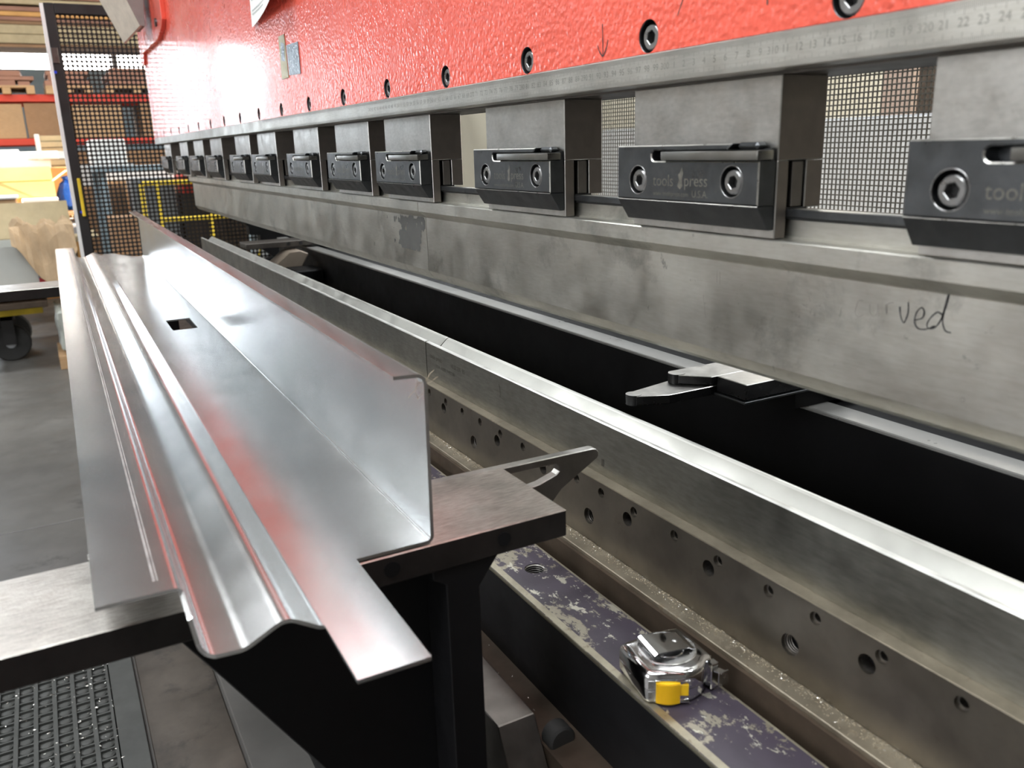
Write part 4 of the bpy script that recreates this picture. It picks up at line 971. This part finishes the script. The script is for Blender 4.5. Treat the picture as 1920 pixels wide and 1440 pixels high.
for z in (0.765, 0.795): MB().box(-6.519, -6.517, -0.42, -0.27, A0+z, A0+z+0.012).build('stripe', PURPLE, wb)
box_thing('carton', -6.48, -6.2, -0.80, -0.53, A0+0.656, A0+0.86, CARD, 'pale carton with a white sheet on top at the left photo edge', 'box')
solo(MB().box(-6.49, -6.18, -0.82, -0.515, A0+0.861, A0+0.875, 0.003).build('foam_sheet', WHITEP), 'white sheet lying on the carton at the left photo edge', 'sheet')
for i, (x, y_, z, sx, sy, sz, r_) in enumerate(((-7.6, -0.52, 1.062, 0.5, 0.42, 0.045, 0.2), (-7.55, -0.30, 1.130, 0.4, 0.28, 0.04, -0.2), (-7.7, -0.62, 1.130, 0.45, 0.25, 0.06, 0.1))):
    solo(MB().box(x-sx/2, x+sx/2, y_-sy/2, y_+sy/2, A0+z-0.02, A0+z+sz, 0.004, rz=r_).build('foam_sheet', WHITEP), ['lowest', 'right', 'topmost left'][i]+' sunlit white foam sheet heaped behind the open carton', 'sheet', 'white foam sheets in the sun')
box_thing('carton', -7.95, -7.40, -0.80, -0.14, A0+0.0, A0+1.04, CARDO, 'tall carton carrying the white foam sheets', 'box')
bt = thing('blue_bag', 'bright blue plastic bag between the cartons and the guard', 'bag', (-6.8, -0.20, A0+0.736))
g = MB().lathe([(0.03, 0), (0.07, 0.03), (0.075, 0.12), (0.05, 0.19), (0.02, 0.215), (0.028, 0.24)], (-6.85, -0.19, A0+0.742), 'z', 12)
for v in g.bm.verts: v.co += Vector((random.uniform(-.01, .01),)*3)
g.build('bag_body', BLUEPL, bt)
box_thing('grey_crate', -8.3, -7.98, -0.10, 0.40, A0+0.6, A0+1.06, GREYP, 'grey crate behind the blue bag, partly hidden by the guard frame', 'crate')
solo(MB().box(-8.28, -7.99, -0.08, 0.38, A0, A0+0.598, 0.004).build('plinth_box', CARDD), 'dark carton under the grey crate', 'box')
# nearer: open carton with crumpled kraft paper on the far arm's left
ob = open_box('carton', -5.35, -4.85, -0.72, -0.25, A0+0.42, A0+0.66, TANB, 'open grey-sided carton with raised brown back flap and crumpled paper', [('x0', 0.22, 65), ('y0', 0.20, 0), ('y1', 0.12, 10)], body=PALEB)
MB().box(-4.847, -4.845, -0.46, -0.415, A0+0.455, A0+0.505).build('red_label', REDL, ob); MB().box(-4.8465, -4.844, -0.46, -0.415, A0+0.48, A0+0.505).build('navy_label', NAVY, ob)
vs, fs = [], []
nk = 14
for i in range(nk+1):
    for j in range(nk+1):
        u, v = i/nk, j/nk; x = -5.14+0.37*u+0.03*noise.noise(Vector((u*6, v*6, 9))); y_ = -0.56+0.31*v
        z = A0+0.715+0.05*math.sin(u*3)+0.07*noise.noise(Vector((u*4, v*4, 2)))+0.03*noise.noise(Vector((u*11, v*11, 5)))-0.30*max(0, u-0.80)/0.20*max(0.0, 1-abs(v-0.55)*1.5)
        vs.append((x, y_, z))
for i in range(nk):
    for j in range(nk): fs.append((i*(nk+1)+j, (i+1)*(nk+1)+j, (i+1)*(nk+1)+j+1, i*(nk+1)+j+1))
kp = MB().raw(vs, fs).build('kraft_paper', KRAFT, smooth=0); so = kp.modifiers.new('s', 'SOLIDIFY'); so.thickness = 0.002
solo(kp, 'crumpled brown kraft paper spilling out of the open carton', 'paper')
cs = thing('cart', 'yellow framed flat cart on black wheels at the left photo edge', 'cart', (-5.2, -0.8, zf))
MB().box(-5.7, -4.8, -1.5, -0.44, A0+0.325, A0+0.36, 0.004).build('deck', BROWN, cs)
MB().box(-5.0, -4.94, -1.5, -0.47, A0+0.272, A0+0.325, 0.004).build('frame_rail', YELP, cs)
MB().box(-5.6, -5.54, -1.5, -0.455, A0+0.272, A0+0.325, 0.004).build('frame_rail', YELP, cs)
for x, y_ in ((-5.05, -0.66), (-5.45, -0.66), (-5.05, -1.35), (-5.45, -1.35)):
    wl = MB().lathe([(0.03, 0), (0.098, 0.0), (0.105, 0.012), (0.105, 0.038), (0.098, 0.05), (0.03, 0.05)], (x-0.025, y_, A0+0.1055), 'x', 28)
    wo = wl.build('wheel', RUBBER, cs); MB().cyl((x-0.032, y_, A0+0.1055), 0.028, 0.064, 'x', 14).build('hub', GREYP, wo)
    MB().box(x-0.05, x-0.04, y_-0.03, y_+0.03, A0+0.10, A0+0.272).box(x+0.04, x+0.05, y_-0.03, y_+0.03, A0+0.10, A0+0.272).box(x-0.05, x+0.05, y_-0.04, y_+0.04, A0+0.24, A0+0.272).build('fork', FRAMEB, cs)
solo(MB().box(-5.6, -4.9, -1.0, -0.50, A0+0.362, A0+0.40, 0.004).build('carton_flat', CARDD), 'flat brown carton on the cart beneath the open carton', 'box')
solo(MB().box(-5.45, -4.80, -0.75, -0.235, A0+0.401, A0+0.418, 0.003).build('carton_flat', CARD), 'flattened carton directly under the open carton', 'box')
solo(MB().box(-5.3, -5.0, -1.0, -0.73, A0+0.402, A0+0.60, 0.005).build('white_box', WHITEP), 'white box on the cart at the left photo edge', 'box')
wr = thing('wrapped_load', 'clear stretch-wrapped load on a small pallet beside the cart', 'load', (-4.85, -0.25, zf))
g = MB().box(-5.05, -4.62, -0.41, -0.10, A0+0.103, A0+0.32, 0.01)
bmesh.ops.subdivide_edges(g.bm, edges=g.bm.edges, cuts=5, use_grid_fill=True)
for v in g.bm.verts: v.co += Vector((noise.noise(v.co*14), noise.noise(v.co*14+Vector((5, 5, 5))), 0))*0.018
g.build('wrapping', WRAP, wr)
pallet(-4.83, -0.27, zf, 'small pallet under the wrapped load', 0.32, 0.42, planks=4)

# things seen only through the perforated guard
yr = thing('yellow_railing', 'yellow tubular railing behind the perforated guard', 'railing', (-4.5, 0.26, zf))
for y_ in (0.095, 0.175, 0.43): MB().tube([(-4.5, y_, zf), (-4.5, y_, A0+0.97)], 0.012, 8).build('post', YELP, yr)
for z in (0.97, 0.775): MB().tube([(-4.5, 0.095 if z > 0.9 else 0.175, A0+z), (-4.5, 0.9, A0+z)], 0.012, 8).build('rail', YELP, yr)
MB().tube([(-4.5, 0.9, zf), (-4.5, 0.9, A0+0.97)], 0.012, 8).build('post', YELP, yr)
box_thing('white_box', -5.4, -5.0, -0.09, 0.09, A0+1.06, A0+1.21, WHITEP, 'white box on the work table behind the perforated guard', 'box')
tb = thing('work_table', 'work table behind the perforated guard', 'table', (-5.2, 0.5, zf))
MB().box(-5.6, -4.85, -0.10, 1.5, A0+1.03, A0+1.058, 0.003).build('table_top', BLUEG, tb)
for y_ in (-0.06, 1.45):
    for x in (-5.55, -4.9): MB().box(x-0.02, x+0.02, y_-0.02, y_+0.02, zf, A0+1.03).build('leg', BLUEG, tb)
misc = [('cream_carton', -6.1, -5.8, -0.16, 0.12, 0.0, 0.93, CARDD, 'dark brown carton behind the guard, left of the yellow railing'),
        ('grey_bin', -6.0, -5.7, 0.15, 0.42, 0.0, 0.97, GREYP, 'grey bin behind the yellow railing'),
        ('dark_cabinet', -6.0, -5.6, 0.45, 0.85, 0.0, 0.86, BROWN, 'dark cabinet behind the right part of the yellow railing'),
        ('red_toolbox', -5.98, -5.65, 0.46, 0.74, 0.862, 0.98, RACKR, 'red toolbox on the dark cabinet behind the yellow railing'),
        ('white_carton', -6.6, -6.2, 0.0, 0.5, 0.95, 1.02, WHITEP, 'flat white carton on boxes behind the railing'),
        ('carton', -4.75, -4.5, -0.08, 0.06, 0.0, 0.80, CARDD, 'brown carton behind the guard near its black post'),
        ('carton', -6.62, -6.18, -0.02, 0.52, 0.0, 0.948, CARD, 'plain carton under the flat white carton'),
        ('blue_drum_box', -7.2, -6.7, 0.65, 1.1, 0.0, 1.12, BLUEG, 'blue-grey cabinet behind the right of the railing')]
for nm, a, b, c, d, e, f_, m, lb in misc:
    box_thing(nm if nm != 'blue_drum_box' else 'low_cabinet', a, b, c, d, A0+e, A0+f_, m, lb, 'box')
js = thing('trestle_stand', 'small yellow trestle stand behind the machine end', 'stand', (-3.2, 0.44, zf))
MB().tube([(-3.22, 0.385, A0+0.66), (-3.22, 0.44, A0+0.80), (-3.22, 0.50, A0+0.66)], 0.006, 6).build('yoke', YELP, js)
MB().tube([(-3.22, 0.44, A0+0.80), (-3.22, 0.44, A0+0.86)], 0.008, 6).build('stem', OXIDE, js)
MB().tube([(-3.22, 0.385, A0+0.66), (-3.22, 0.36, zf)], 0.008, 6).build('leg', YELP, js); MB().tube([(-3.22, 0.50, A0+0.66), (-3.22, 0.53, zf)], 0.008, 6).build('leg', YELP, js)

# ------------------------------------------------------------------ lift everything so that the floor is z = 0
for o in list(COL.objects):
    if '_o' in o: del o['_o']
    if o.parent is None and o.type in ('MESH', 'EMPTY'): o.location.z += ZF
